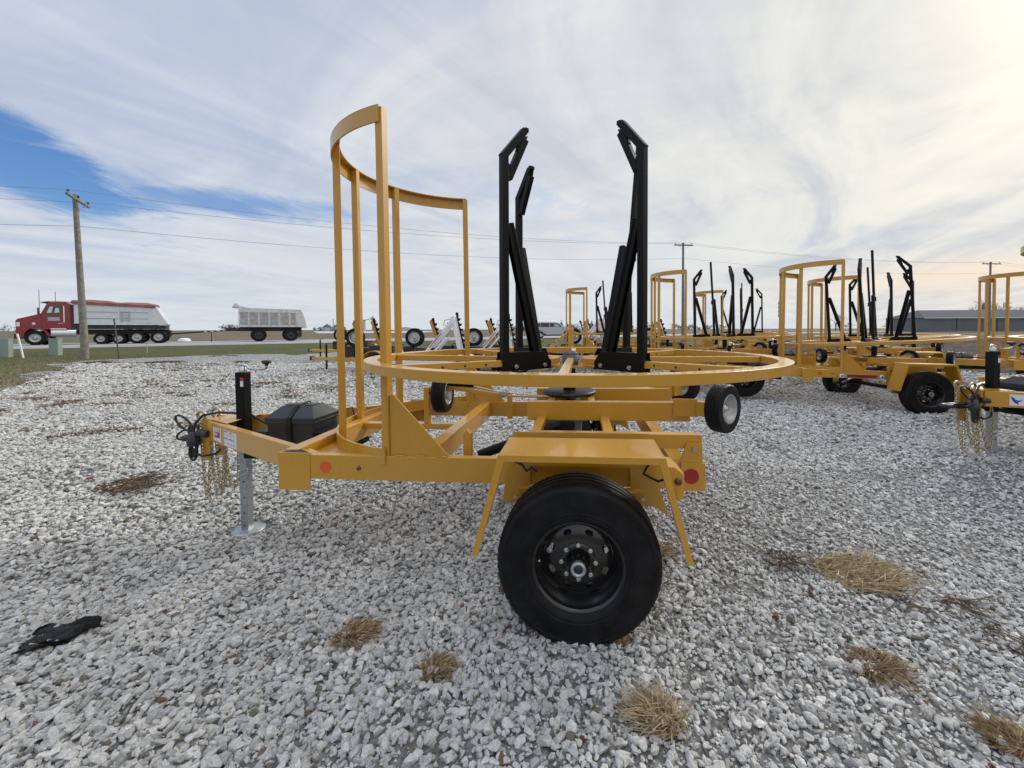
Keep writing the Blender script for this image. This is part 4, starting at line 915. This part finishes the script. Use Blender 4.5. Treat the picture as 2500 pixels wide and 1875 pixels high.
# ---------------------------------------------------------------- truck and dump trailer on the road
def road_frame(t, s_, z=.312):
    p = RP+RD*t+RN*s_; return Vector((p[0], p[1], z))
RYAW = math.atan2(RD[1], RD[0])
def truck_wheel(P, x, y, z, r, w, side, m='grey_rim'):
    W = empty('wheel', (x, y, z), (0, 0, 0 if side < 0 else math.pi), P)
    tyre_mb(r, w, r*.56, 40, False).build('tyre', M['tyre'], W)
    MB().lathe([(r*.58, -w*.42), (r*.60, -w*.46), (r*.52, -w*.40), (r*.46, -w*.15), (r*.22, -w*.20), (r*.20, -w*.42), (r*.08, -w*.5), (0, -w*.5)], 32).build('rim', M[m], W); return W
TR = empty('dump_truck', road_frame(0, 0), (0, 0, RYAW))
W2 = 1.25                                                       # half width, centre at y = 1.25
def yb(a, b): return (W2+a, W2+b)
cab = MB()
cab.prism([(-1.2, 0, .62), (-1.22, 0, 2.05), (-1.12, 0, 2.18), (.20, 0, 2.66), (.20, 0, 1.5), (.62, 0, .95), (.62, 0, .75), (.42, 0, .75), (.36, 0, 1.05), (.12, 0, 1.36), (-.17, 0, 1.46), (-.48, 0, 1.36), (-.72, 0, 1.08), (-.80, 0, .62)], (0, 2*W2-.3, 0), o=(0, .15, 0))
cab.build('hood', M['truckred'], TR, .04)
c2 = MB().prism([(.20, 0, 1.30), (.18, 0, 2.66), (.52, 0, 3.50), (.66, 0, 3.62), (1.55, 0, 3.66), (1.84, 0, 3.45), (1.86, 0, 1.30)], (0, 2*W2-.2, 0), o=(0, .1, 0)); c2.build('cab', M['truckred'], TR, .04)
MB().prism([(.42, 0, 2.62), (.62, 0, 3.30), (1.28, 0, 3.33), (1.34, 0, 2.62)], (0, -.02, 0), o=(0, .085, 0)).build('door_window', M['glass'], TR)
MB().prism([(.50, 0, 2.70), (.68, 0, 3.22), (.86, 0, 3.24), (.78, 0, 2.70)], (0, -.015, 0), o=(0, .068, 0)).build('bright_pane', M['paleglass'], TR)
MB().prism([(.92, 0, 2.70), (1.0, 0, 3.10), (1.18, 0, 3.12), (1.22, 0, 2.74)], (0, -.015, 0), o=(0, .068, 0)).build('bright_pane', M['paleglass'], TR)
MB().prism([(.205, .2, 2.70), (.205, 2.3, 2.70), (.50, 2.3, 3.42), (.50, .2, 3.42)], (-.03, 0, .012)).build('windshield', M['glass'], TR)
MB().prism([(.15, 0, 3.52), (.60, 0, 3.60), (.60, 0, 3.68), (.13, 0, 3.57)], (0, 2.1, 0), o=(0, .2, 0)).build('sun_visor', M['chassis'], TR)
MB().box(.66, 1.55, .6, 1.9, 3.67, 3.74).build('roof_fairing', M['white'], TR, .02)
MB().prism([(1.86, 0, 1.35), (1.86, 0, 3.35), (2.02, 0, 3.2), (2.05, 0, 1.35)], (0, 2.2, 0), o=(0, .12, 0)).build('cab_back', M['darkiron'], TR)
MB().box(1.44, 1.50, .05, .08, 1.9, 3.3).build('grab_rail', M['chrome'], TR)
MB().box(.55, 1.22, .074, .088, 2.03, 2.33).build('door_panel_sign', M['labelgrey'], TR)
MB().box(1.15, 1.40, .07, .088, 1.80, 1.83).build('door_handle', M['chrome'], TR)
MB().lathe([(0, -.05), (.09, -.03), (.10, 0)], 12, o=(-.24, .15, 1.78)).build('side_lamp', M['white'], TR)
MB().box(-1.16, -.98, .10, .16, 1.55, 1.9).build('headlight', M['white'], TR, .02)
MB().box(.02, .14, -.12, .06, 2.55, 3.1).build('mirror', M['truckred'], TR, .02)
for x, z in ((.05, 4.6), (.95, 4.5)): MB().cyl((x, .3, 2.7 if x < .5 else 3.7), (x, .3, z), .018, 6).build('aerial', M['chassis'], TR)
MB().cyl((.72, .35, 1.02), (2.15, .35, 1.02), .34, 24).build('fuel_tank', M['chrome'], TR)
MB().box(.70, 1.6, .02, .3, 1.30, 1.40).build('step', M['chrome'], TR, .01)
MB().box(-1.32, -1.12, .15, 2.35, .55, .95).build('bumper', M['chassis'], TR, .03)
MB().box(.2, 8.0, .8, 1.7, .85, 1.30).box(1.9, 7.9, .15, 2.35, 1.32, 1.72).build('chassis', M['chassis'], TR)
body = MB().prism([(2.05, 0, 1.74), (2.05, 0, 3.72), (7.1, 0, 3.62), (7.42, 0, 3.55), (8.25, 0, 1.92), (8.2, 0, 1.80), (7.7, 0, 1.86), (7.2, 0, 1.99), (7.0, 0, 1.99), (6.6, 0, 1.74)], (0, 2*W2, 0)); 
body = MB().prism([(2.05, 0, 1.80), (2.05, 0, 3.62), (6.95, 0, 3.40), (7.25, 0, 3.38), (8.02, 0, 1.78), (7.9, 0, 1.66), (7.5, 0, 1.66), (6.9, 0, 1.80)], (0, 2*W2, 0)); body.build('dump_body', M['truckwhite'], TR, .02)
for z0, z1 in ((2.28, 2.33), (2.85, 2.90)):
    MB().box(2.75, 6.7, -.045, .0, z0, z1).build('body_rib', M['truckwhite'], TR); MB().box(2.75, 6.7, -.02, .0, z0-.05, z0).build('shadow_seam', M['labelgrey'], TR)  # grey strip under each rib paints in a seam with its shadow line
MB().box(2.62, 6.75, -.05, .0, 1.80, 1.93).build('body_rib', M['truckwhite'], TR)
for x in (2.62, 4.72, 6.7): MB().box(x, x+.10, -.05, .0, 1.93, 3.30).build('body_rib', M['truckwhite'], TR)
ld = MB()
for x in (4.92, 5.42): ld.box(x, x+.05, -.09, -.05, 1.98, 2.95)
for z in (2.1, 2.35, 2.6, 2.85): ld.box(4.92, 5.47, -.085, -.06, z, z+.04)
ld.build('side_ladder', M['galv'], TR)
tp = MB(); 
for i in range(24):
    x0, x1 = 1.9+5.3*i/24, 1.9+5.3*(i+1)/24
    def zt_(x): return 3.66-.045*(x-1.9)+.02*math.sin(x*5)
    def pk(x): return zt_(x)+.26+.05*math.sin(x*2.3)
    vs = []
    for x in (x0, x1): vs += [(x, -.06, zt_(x)-.12), (x, -.06, zt_(x)+.08), (x, .6, pk(x)), (x, 1.9, pk(x)), (x, 2.56, zt_(x)+.08), (x, 2.56, zt_(x)-.12)]
    tp.add(vs, [(j, j+1, 7+j, 6+j) for j in range(5)]+([(5, 4, 3, 2, 1, 0)] if i == 0 else [])+([(6, 7, 8, 9, 10, 11)] if i == 23 else []))
tp.build('tarp', M['tarp'], TR)
MB().tube([(2.0, -.07, 3.52), (4.5, -.07, 3.42), (7.1, -.07, 3.30)], .05, 8).build('tarp_roll', M['tarp'], TR)
MB().prism([(7.95, .05, 1.72), (8.1, .05, 1.74), (7.65, .05, 2.55), (7.55, .05, 2.5)], (0, 2.4, 0)).build('tailgate', M['dirtywhite'], TR)
for x, r in ((-.17, .60), (3.6, .47), (4.72, .47), (5.9, .58), (7.35, .58)):
    truck_wheel(TR, x, .20, r, r, .32, -1, 'grey_rim'); truck_wheel(TR, x, 2.30, r, r, .32, 1)
    if x > 1: truck_wheel(TR, x, .56, r, r, .30, -1)
MB().box(7.9, 8.15, .8, 1.7, .6, 1.2).build('rear_hitch', M['chassis'], TR)
tag(TR, 'red dump truck with long white body and faded red tarp, on the road at left', 'dump truck')
PU = empty('dump_trailer', road_frame(0, 0), (0, 0, RYAW))
bd = MB().prism([(13.4, 0, 1.55), (13.4, 0, 3.72), (13.75, 0, 3.62), (14.2, 0, 3.50), (18.95, 0, 3.42), (19.15, 0, 3.0), (19.55, 0, 1.45), (19.3, 0, 1.40), (18.8, 0, 1.55)], (0, 2*W2, 0)); bd.build('body', M['dirtywhite'], PU, .02)
MB().prism([(12.9, 0, 3.55), (13.12, 0, 3.92), (13.28, 0, 3.92), (13.42, 0, 3.74), (13.42, 0, 3.50)], (0, 2.4, 0), o=(0, .05, 0)).build('spill_lip', M['dirtywhite'], PU)
MB().box(13.4, 18.9, -.06, 0, 3.06, 3.16).build('top_rail', M['dirtywhite'], PU); MB().box(13.4, 18.9, -.06, 0, 1.52, 1.66).build('bottom_rail', M['dirtywhite'], PU)
for x in (14.2, 15.05, 15.95, 16.85, 17.8, 18.45): MB().box(x, x+.12, -.07, 0, 1.66, 3.06).build('side_post', M['dirtywhite'], PU)
MB().prism([(13.52, -.005, 1.95), (13.57, -.005, 2.55), (13.63, -.005, 2.5), (13.72, -.005, 1.95)], (0, -.004, 0)).build('black_scuff', M['chassis'], PU)
MB().box(13.5, 18.9, .7, 1.8, 1.08, 1.54).box(18.9, 19.0, .1, .7, .45, 1.5).build('chassis', M['chassis'], PU)
MB().beam((8.15, 1.25, .85), (13.2, 1.25, 1.24), .22, .14).box(12.3, 13.6, .8, 1.7, 1.1, 1.42).build('drawbar', M['chassis'], PU)
for i in range(5): MB().box(10.6+.5*i, 10.85+.5*i, 1.10, 1.12, 1.02+.04*i, 1.09+.04*i).build('drawbar_marker', M['white'], PU)
for x in (15.1, 18.0):
    truck_wheel(PU, x, .20, .69, .69, .32, -1, 'darkiron'); truck_wheel(PU, x, .56, .69, .69, .3, -1, 'darkiron'); truck_wheel(PU, x, 2.3, .69, .69, .32, 1)
for x0, x1 in ((13.5, 14.2), (14.32, 15.05), (15.17, 15.95), (16.07, 16.85), (16.97, 17.8), (17.92, 18.45)): MB().box(x0+.05, x1-.03, -.012, .004, 1.72, 3.02).build('side_panel', mat('shaded_panel', (.36, .36, .37), .7, var=.25, vscale=3) if 'shaded_panel' not in bpy.data.materials else bpy.data.materials['shaded_panel'], PU)  # darker, dirty grey paints in the shade that the side posts don't cast
MB().box(18.75, 18.82, .05, .7, .35, 1.25).build('mud_flap', M['chassis'], PU)
tag(PU, 'dusty white dump trailer towed behind the red truck on a long drawbar', 'dump trailer')

# ---------------------------------------------------------------- car beyond the lot
cb = at(1350, 56, .312); SV = empty('suv', cb, (0, 0, R(4))); SV.scale = (1.28,)*3
prof = [(2.35, .42), (2.38, .80), (2.30, 1.02), (1.15, 1.18), (.40, 1.62), (.10, 1.70), (-1.45, 1.70), (-2.0, 1.55), (-2.30, 1.12), (-2.36, .60), (-2.30, .40), (-1.95, .36), (-1.85, .60), (-1.55, .80), (-1.2, .80), (-.92, .60), (-.85, .34), (.95, .34), (1.05, .60), (1.32, .80), (1.65, .80), (1.95, .60), (2.02, .38)]
MB().prism([(x, -.93, z) for x, z in prof], (0, 1.86, 0)).build('body', M['suv'], SV, .05)
MB().prism([(.95, -.935, 1.17), (.36, -.935, 1.56), (-1.40, -.935, 1.60), (-1.95, -.935, 1.45), (-2.1, -.935, 1.17)], (0, -.012, 0)).build('side_windows', M['glass'], SV)
MB().prism([(.62, -.948, 1.2), (.36, -.948, 1.45), (.1, -.948, 1.45), (.1, -.948, 1.2)], (0, -.006, 0)).build('bright_pane', M['paleglass'], SV)
for x in (-.48, .0, -1.42): MB().box(x, x+.05, -.955, -.94, 1.15, 1.60).build('pillar', M['suv'], SV)
MB().prism([(1.16, -.80, 1.20), (1.16, .80, 1.20), (.42, .75, 1.62), (.42, -.75, 1.62)], (.02, 0, .03)).build('windshield', M['glass'], SV)
MB().box(.78, .95, -1.10, -.93, 1.12, 1.26).build('mirror', M['suv'], SV, .02)
for x in (-1.38, 1.48):
    truck_wheel(SV, x, -.82, .36, .36, .23, -1); truck_wheel(SV, x, .82, .36, .36, .23, 1)
MB().box(-2.2, 2.2, -.8, .8, .25, .40).build('underbody', M['chassis'], SV)
tag(SV, 'silver suv on the road, seen side on between the black uprights', 'car')

# ---------------------------------------------------------------- smaller equipment trailers parked in the middle distance
def hook_plate(m, x0, z0, x1, z1, y, w=.12):
    a = Vector((x0, y, z0)); b = Vector((x1, y, z1)); d = (b-a); L_ = d.length; d.normalize(); nrm = Vector((d.z, 0, -d.x)); n = 7
    m.beam(a, b, .03, .045, up=(0, 1, 0))
    for i in range(n):
        p = a+d*(L_*i/n); q = a+d*(L_*(i+.45)/n); e = a+d*(L_*(i+.95)/n)
        m.prism([p, p+nrm*(w*.55), q+nrm*(w*1.05), q+nrm*(w*.45), e+nrm*.02, e], (0, .03, 0))
    m.prism([b-d*.05, b-d*.05+nrm*.05, b+d*.10+nrm*.075, b+d*.13+nrm*.0, b+d*.07-nrm*.03], (0, .03, 0))
def small_wheel(P, x, y, z, r, rim, name='wheel', yaw=0):
    W = empty(name, (x, y, z), (0, 0, yaw), P); tyre_mb(r, .2, r*.60, 40, False).build('tyre', M['tyre'], W)
    mb = MB().lathe([(r*.61, -.085), (r*.64, -.095), (r*.58, -.088), (r*.52, -.05)], 40); disc_with_holes(mb, r*.10, r*.53, -.05, 8, r*.40, r*.07, r*.09, n=64, nr=8, dish=.01); mb.lathe([(r*.16, -.05), (r*.14, -.09), (0, -.095)], 16); mb.build('rim', M[rim], W); return W
def equipment(kind):
    c = M['yellow'] if kind == 'yellow' else M['white']; T = empty('cable_trailer')
    for s_ in (-1, 1):
        MB().box(-1.15, 1.2, s_*.55-.05, s_*.55+.05, .42, .54).build('frame_rail', c, T, .005)
        MB().beam((-1.1, s_*.5, .48), (-2.4, s_*.05, .48), .08, .10).build('tongue_arm', c, T, .005)
        small_wheel(T, .45, s_*.86, .36, .36, 'grey_rim', yaw=0 if s_ < 0 else math.pi)
        pr = []
        MBf = MB().arcbar(.43, .46, -.13, .13, R(8), R(172), 24); MBf.xf(Matrix.Translation((.45, s_*.86, .36)) @ Matrix.Rotation(math.pi/2, 4, 'X')); MBf.build('fender', M['white'] if kind == 'white' else c, T)
    for x in (-1.1, 0, 1.1): MB().box(x-.05, x+.05, -.5, .5, .43, .53).build('cross_rail', c, T)
    J = MB().cyl((-1.95, .12, .0), (-1.95, .12, 1.0), .035, 12).box(-2.02, -1.88, .05, .19, 0, .03).tube([(-1.95, .12, 1.0), (-1.95, .12, 1.06), (-1.75, .05, 1.06)], .012, 6); J.build('jack', M['black'], T)
    MB().box(-1.0, -.62, -.30, .25, .55, .95).build('power_box', M['chassis'], T, .02); MB().box(-.5, -.2, -.4, .1, .55, .90).build('battery_box', M['plastic'], T, .02)
    MB().box(-2.52, -2.35, -.06, .06, .40, .56).build('coupler', M['darkiron'], T, .01)
    if kind == 'yellow':
        small_wheel(T, -.55, -.30, 1.28, .345, 'grey_rim', 'spare_wheel')
        MB().box(-.62, -.50, -.20, -.08, .55, 1.30).build('spare_post', c, T, .004)
        MB().beam((.42, 0, .52), (-.02, 0, 1.90), .13, .16, up=(0, 1, 0)).build('lift_arm', c, T, .006)
        MB().beam((-.15, .10, 1.0), (.22, .10, 1.25), .08, .09, up=(0, 1, 0)).build('arm_brace', c, T, .004)
        h = MB(); hook_plate(h, .52, .60, .08, 1.88, -.14); h.build('notched_plate', M['black'], T)
        h = MB(); hook_plate(h, .22, .9, -.12, 1.82, .35, .09); h.build('notched_plate', M['black'], T)
        MB().box(.0, .9, -.35, .35, .56, .98).build('tray', M['darkiron'], T, .01)
    else:
        for y in (-.28, .28):
            MB().beam((-1.1, y, .60), (0, y, 1.92), .11, .13, up=(0, 1, 0)).build('slanted_arm', c, T, .006)
            MB().beam((-.05, y, 2.0), (.20, y, .78), .11, .15, up=(0, 1, 0)).build('upright_arm', c, T, .006)
            MB().beam((-1.0, y, .45), (-.25, y, 1.30), .07, .08, up=(0, 1, 0)).build('lower_arm', c, T, .004)
        MB().box(-.75, -.35, -.36, -.34, .96, 1.40).build('marker_strip', M['labelred'], T) if False else None
        MB().beam((-.80, -.345, .98), (-.40, -.345, 1.46), .02, .05, up=(0, 1, 0)).build('red_strip', M['labelred'], T)
        h = MB(); hook_plate(h, .34, .80, .08, 2.02, -.2, .12); h.build('notched_plate', M['black'], T)
        MB().tube([(-.02, -.3, 1.92), (-.30, -.3, 1.88), (-.34, -.3, 1.72), (-.24, -.3, 1.68), (-.2, -.3, 1.82)], .015, 6).build('lift_ring', M['galv'], T)
        MB().box(.5, .9, -.3, .3, .55, 1.0).build('winch_box', M['chassis'], T, .02)
    return T
ey = equipment('yellow'); ew = equipment('white')
GY, GW = 'small yellow cable trailers', 'small white cable trailers'
def place(o, first, px, D_, yaw, label, group, sc=1):
    t = o if first else copy_tree(o); t.location = at(px, D_); t.rotation_euler = (0, 0, R(yaw)); t.scale = (sc,)*3; return tag(t, label, 'cable trailer', group)
place(ey, True, 1055, 15.4, -2, 'small yellow cable trailer with spare wheel, right of the farthest guard post gap', GY)
place(ey, False, 912, 15.6, -4, 'small yellow cable trailer with spare wheel, seen between the tall guard posts', GY)
place(ey, False, 1194, 15.8, 3, 'small yellow cable trailer with spare wheel, just left of the first black upright', GY)
place(ey, False, 865, 21.0, -6, 'small yellow cable trailer farthest left, its tongue reaching towards the dump trailer', GY)
place(ey, False, 1428, 17.5, 6, 'small yellow cable trailer inside the small guard between the black uprights', GY)
e6 = place(ey, False, 1606, 18.0, 8, 'small yellow cable trailer left of the middle utility pole', GY)
place(ew, True, 1112, 13.9, 2, 'small white cable trailer with slanted arms, left of the black uprights', GW)
place(ew, False, 1236, 15.0, 5, 'small white cable trailer half hidden by the left black uprights', GW)
place(ew, False, 1468, 16.5, 8, 'small white cable trailer behind the right black uprights', GW)
# slanted yellow beam with lettering
BM = empty('lettered_boom', at(1345, 14.6)); a, b = Vector((-.42, 0, .56)), Vector((.78, 0, 1.62))
MB().beam(a, b, .08, .15, up=(0, 1, 0)).build('beam', M['yellow'], BM, .004); d = (b-a).normalized()
MB().beam(a.lerp(b, .14)+Vector((0, -.042, 0)), a.lerp(b, .76)+Vector((0, -.042, 0)), .13, .002, up=(0, 1, 0)).build('name_plate', M['label'], BM)
mt = Matrix.Identity(4); mt.col[0][:3] = d; mt.col[1][:3] = Vector((-d.z, 0, d.x)); mt.col[2][:3] = (0, -1, 0); mt.col[3][:3] = a.lerp(b, .155)+Vector((0, -.0445, 0))
text_part('HOSE REELER', .145, M['labelblack'], BM, mt, xs=.92, bold=.003)
MB().box(.62, .80, -.25, .25, -.05, 1.60).build('support', M['yellow'], BM, .01); MB().box(-.52, -.34, -.2, .2, -.05, .58).build('foot_box', M['yellow'], BM, .01)
tag(BM, 'slanted yellow boom lettered in black on white, between the two black uprights', 'boom')
# hose tank left of the white frame
sg = empty('roadside_sign', at(1903, 38)); MB().cyl((0, 0, -.1), (0, 0, 4.1), .05, 8).build('sign_post', M['galv'], sg)
for i in range(4): MB().box(-.16, .16, -.06, -.03, 2.55+.38*i, 2.87+.38*i).build('sign_panel', M['pedestal'], sg)
tag(sg, 'narrow roadside sign of stacked panels seen through the guard of the right trailer', 'sign')

# ---------------------------------------------------------------- barn, bins, trees
BA = empty('barn', at(2257, 150, .30), (0, 0, R(-3)))
MB().box(0, 60, 0, 18, 0, 5.0).build('wall', M['barn'], BA)
MB().add([(-.6, -.6, 4.95), (60.6, -.6, 4.95), (60.6, 18.6, 4.95), (-.6, 18.6, 4.95), (5, 9, 8.1), (56, 9, 8.1)], [(0, 1, 5, 4), (1, 2, 5), (2, 3, 4, 5), (3, 0, 4), (0, 3, 2, 1)]).build('roof', M['roof'], BA)
for x in (11, 25, 39, 53): MB().box(x, x+.3, -.06, 0, 0, 4.95).build('wall_seam', M['chassis'], BA)
MB().box(-.6, 60.6, -.68, -.6, 4.75, 4.98).build('eave', M['white'], BA)
tag(BA, 'long low grey metal barn with pale roof at the right edge', 'barn')
def bin_(px, D_, r, h, label, cone=.45):
    B = empty('grain_bin', at(px, D_, .3)); MB().cyl((0, 0, 0), (0, 0, h), r, 28).build('wall', M['bin'], B)
    MB().lathe([(r*1.05, h), (r*.15, h+r*cone), (0, h+r*cone+.3)], 28, ax='z').build('roof', M['roof'], B); return tag(B, label, 'grain bin', 'grain bins on the horizon')
bin_(799, 330, 3.6, 3.2, 'low grain bin just right of the dump trailer on the horizon', .7)
bin_(823, 335, 3.4, 3.2, 'low grain bin between the first two guard posts', .7)
bin_(838, 335, 2.2, 2.8, 'smallest grain bin, right of the second guard post', .7)
bin_(882, 340, 3.4, 9.0, 'tall pale silo seen between the guard posts', .3)
lg = MB().cyl((0, 0, 0), (0, 0, 12.5), .6, 10).beam((0, 0, 10.5), (-9, 0, 8.8), .5, .6).box(-1.2, 1.2, -1, 1, 9, 11.3); o = lg.build('grain_elevator', M['bin']); o.location = at(910, 340, .3); tag(o, 'thin grain elevator tower with a spout leading to the silo', 'grain elevator')
o = MB().cyl((0, 0, 0), (0, 0, 10.0), .35, 8).build('elevator_leg', M['bin']); o.location = at(814, 330, .3); tag(o, 'thin grain leg standing between the low grain bins', 'grain elevator')
o = MB().prism([(-9, 0, 0), (-9, 0, 2.6), (0, 0, 4.0), (9, 0, 2.6), (9, 0, 0)], (0, 20, 0)).build('far_shed', M['dirtywhite']); o.location = at(990, 420, .3); tag(o, 'pale shed far across the field behind the guard', 'shed')
def branch(mb, p, d, L_, r, depth, rng):
    q = p+d*L_; mb.tube([p, (p+q)/2+Vector(rng.normal(0, L_*.04, 3)), q], [r, r*.85, r*.66], 5, caps=False)
    if depth == 0: return
    for k in range(rng.integers(2, 5)):
        nd = (d+Vector(rng.normal(0, .42, 3))+Vector((0, 0, .12))).normalized(); branch(mb, p+d*L_*rng.uniform(.55, 1), nd, L_*rng.uniform(.55, .8), r*.55, depth-1, rng)
def bare_tree(px, D_, h, seed, label):
    T = empty('bare_tree', at(px, D_, .3)); rng = np.random.default_rng(seed)
    MB().tube([(0, 0, -.3), (.1, 0, h*.15), (0, .1, h*.3)], [h*.028, h*.022, h*.018], 8).build('trunk', M['bark'], T)
    mb = MB(); 
    for k in range(5): branch(mb, Vector((0, .05, h*(.16+.035*k))), Vector((rng.normal(0, .35), rng.normal(0, .35), 1)).normalized(), h*.26, h*.012, 4, rng)
    mb.build('crown', M['bark'], T); return tag(T, label, 'tree', 'bare trees near the barn')
bare_tree(2393, 190, 16, 1, 'bare tree behind the barn, left of the pole')
bare_tree(2428, 195, 18, 2, 'tallest bare tree behind the barn, right of the pole')
bare_tree(2466, 192, 15, 3, 'bare tree behind the barn, seen in the next gap of the guard')
bare_tree(2040, 230, 12, 4, 'lone bare tree on the horizon left of the second trailer uprights')
bare_tree(2212, 240, 13, 5, 'bare tree on the horizon just left of the barn')
def leafy(mb, c, rx, rz, n, sz, rng):
    for i in range(n):
        v = rng.normal(size=3); v /= np.linalg.norm(v); r = rng.random()**.4; p = Vector((c[0]+v[0]*rx*r, c[1]+v[1]*rx*r, c[2]+v[2]*rz*r)); s_ = sz*rng.uniform(.5, 1.4)
        a = Vector(rng.normal(0, s_, 3)); b = Vector(rng.normal(0, s_, 3)); mb.add([p, p+a, p+b], [(0, 1, 2)])
for k, (px, D_, h) in enumerate(((1276, 170, 4.4), (1293, 172, 3.4), (1357, 165, 3.9), (1371, 168, 4.8), (1385, 170, 3.6), (1445, 165, 4.6), (1462, 168, 3.6), (1508, 150, 3.6), (1520, 152, 4.6), (1533, 150, 3.9))):
    rng = np.random.default_rng(40+k); T = empty('conifer', at(px, D_, .3)); MB().cyl((0, 0, -.2), (0, 0, h*.5), .12, 6).build('trunk', M['bark'], T); mb = MB()
    for i in range(16):
        t = i/15; leafy(mb, (0, 0, h*(.12+.86*t)), h*.32*(1-t)+.10, h*.05, int(46*(1.15-t)), .22, rng)
    mb.build('crown', M['conifer'], T); tag(T, ['dark conifer at the left end of the pair beside the left black uprights', 'low conifer at the right end of the pair beside the left black uprights', 'conifer just right of the silver suv', 'tall conifer in the middle of the three right of the suv', 'conifer at the right end of the three beside the suv', 'tall conifer left of the white trailer behind the right black uprights', 'low conifer behind the white trailer by the right black uprights', 'conifer leftmost of three by the right black uprights', 'tallest of three conifers by the right black uprights', 'conifer rightmost of three by the right black uprights'][k], 'tree', 'conifers on the horizon')
tl = MB(); rng = np.random.default_rng(9)
for i in range(260):
    u_ = rng.uniform(-1.45, 1.5); D_ = rng.uniform(520, 700); X = u_*D_-.24; Y = D_-3.3
    if vnoise(np.array(u_*10.0), np.array(3.0), 1.0, 5) < .36: continue
    h = rng.uniform(4, 10); leafy(tl, (X, Y, .3+h*.55), h*rng.uniform(.55, 1.1), h*.5, 60, 1.0, rng)
tag(tl.build('treeline', M['treeline']), kind='stuff')
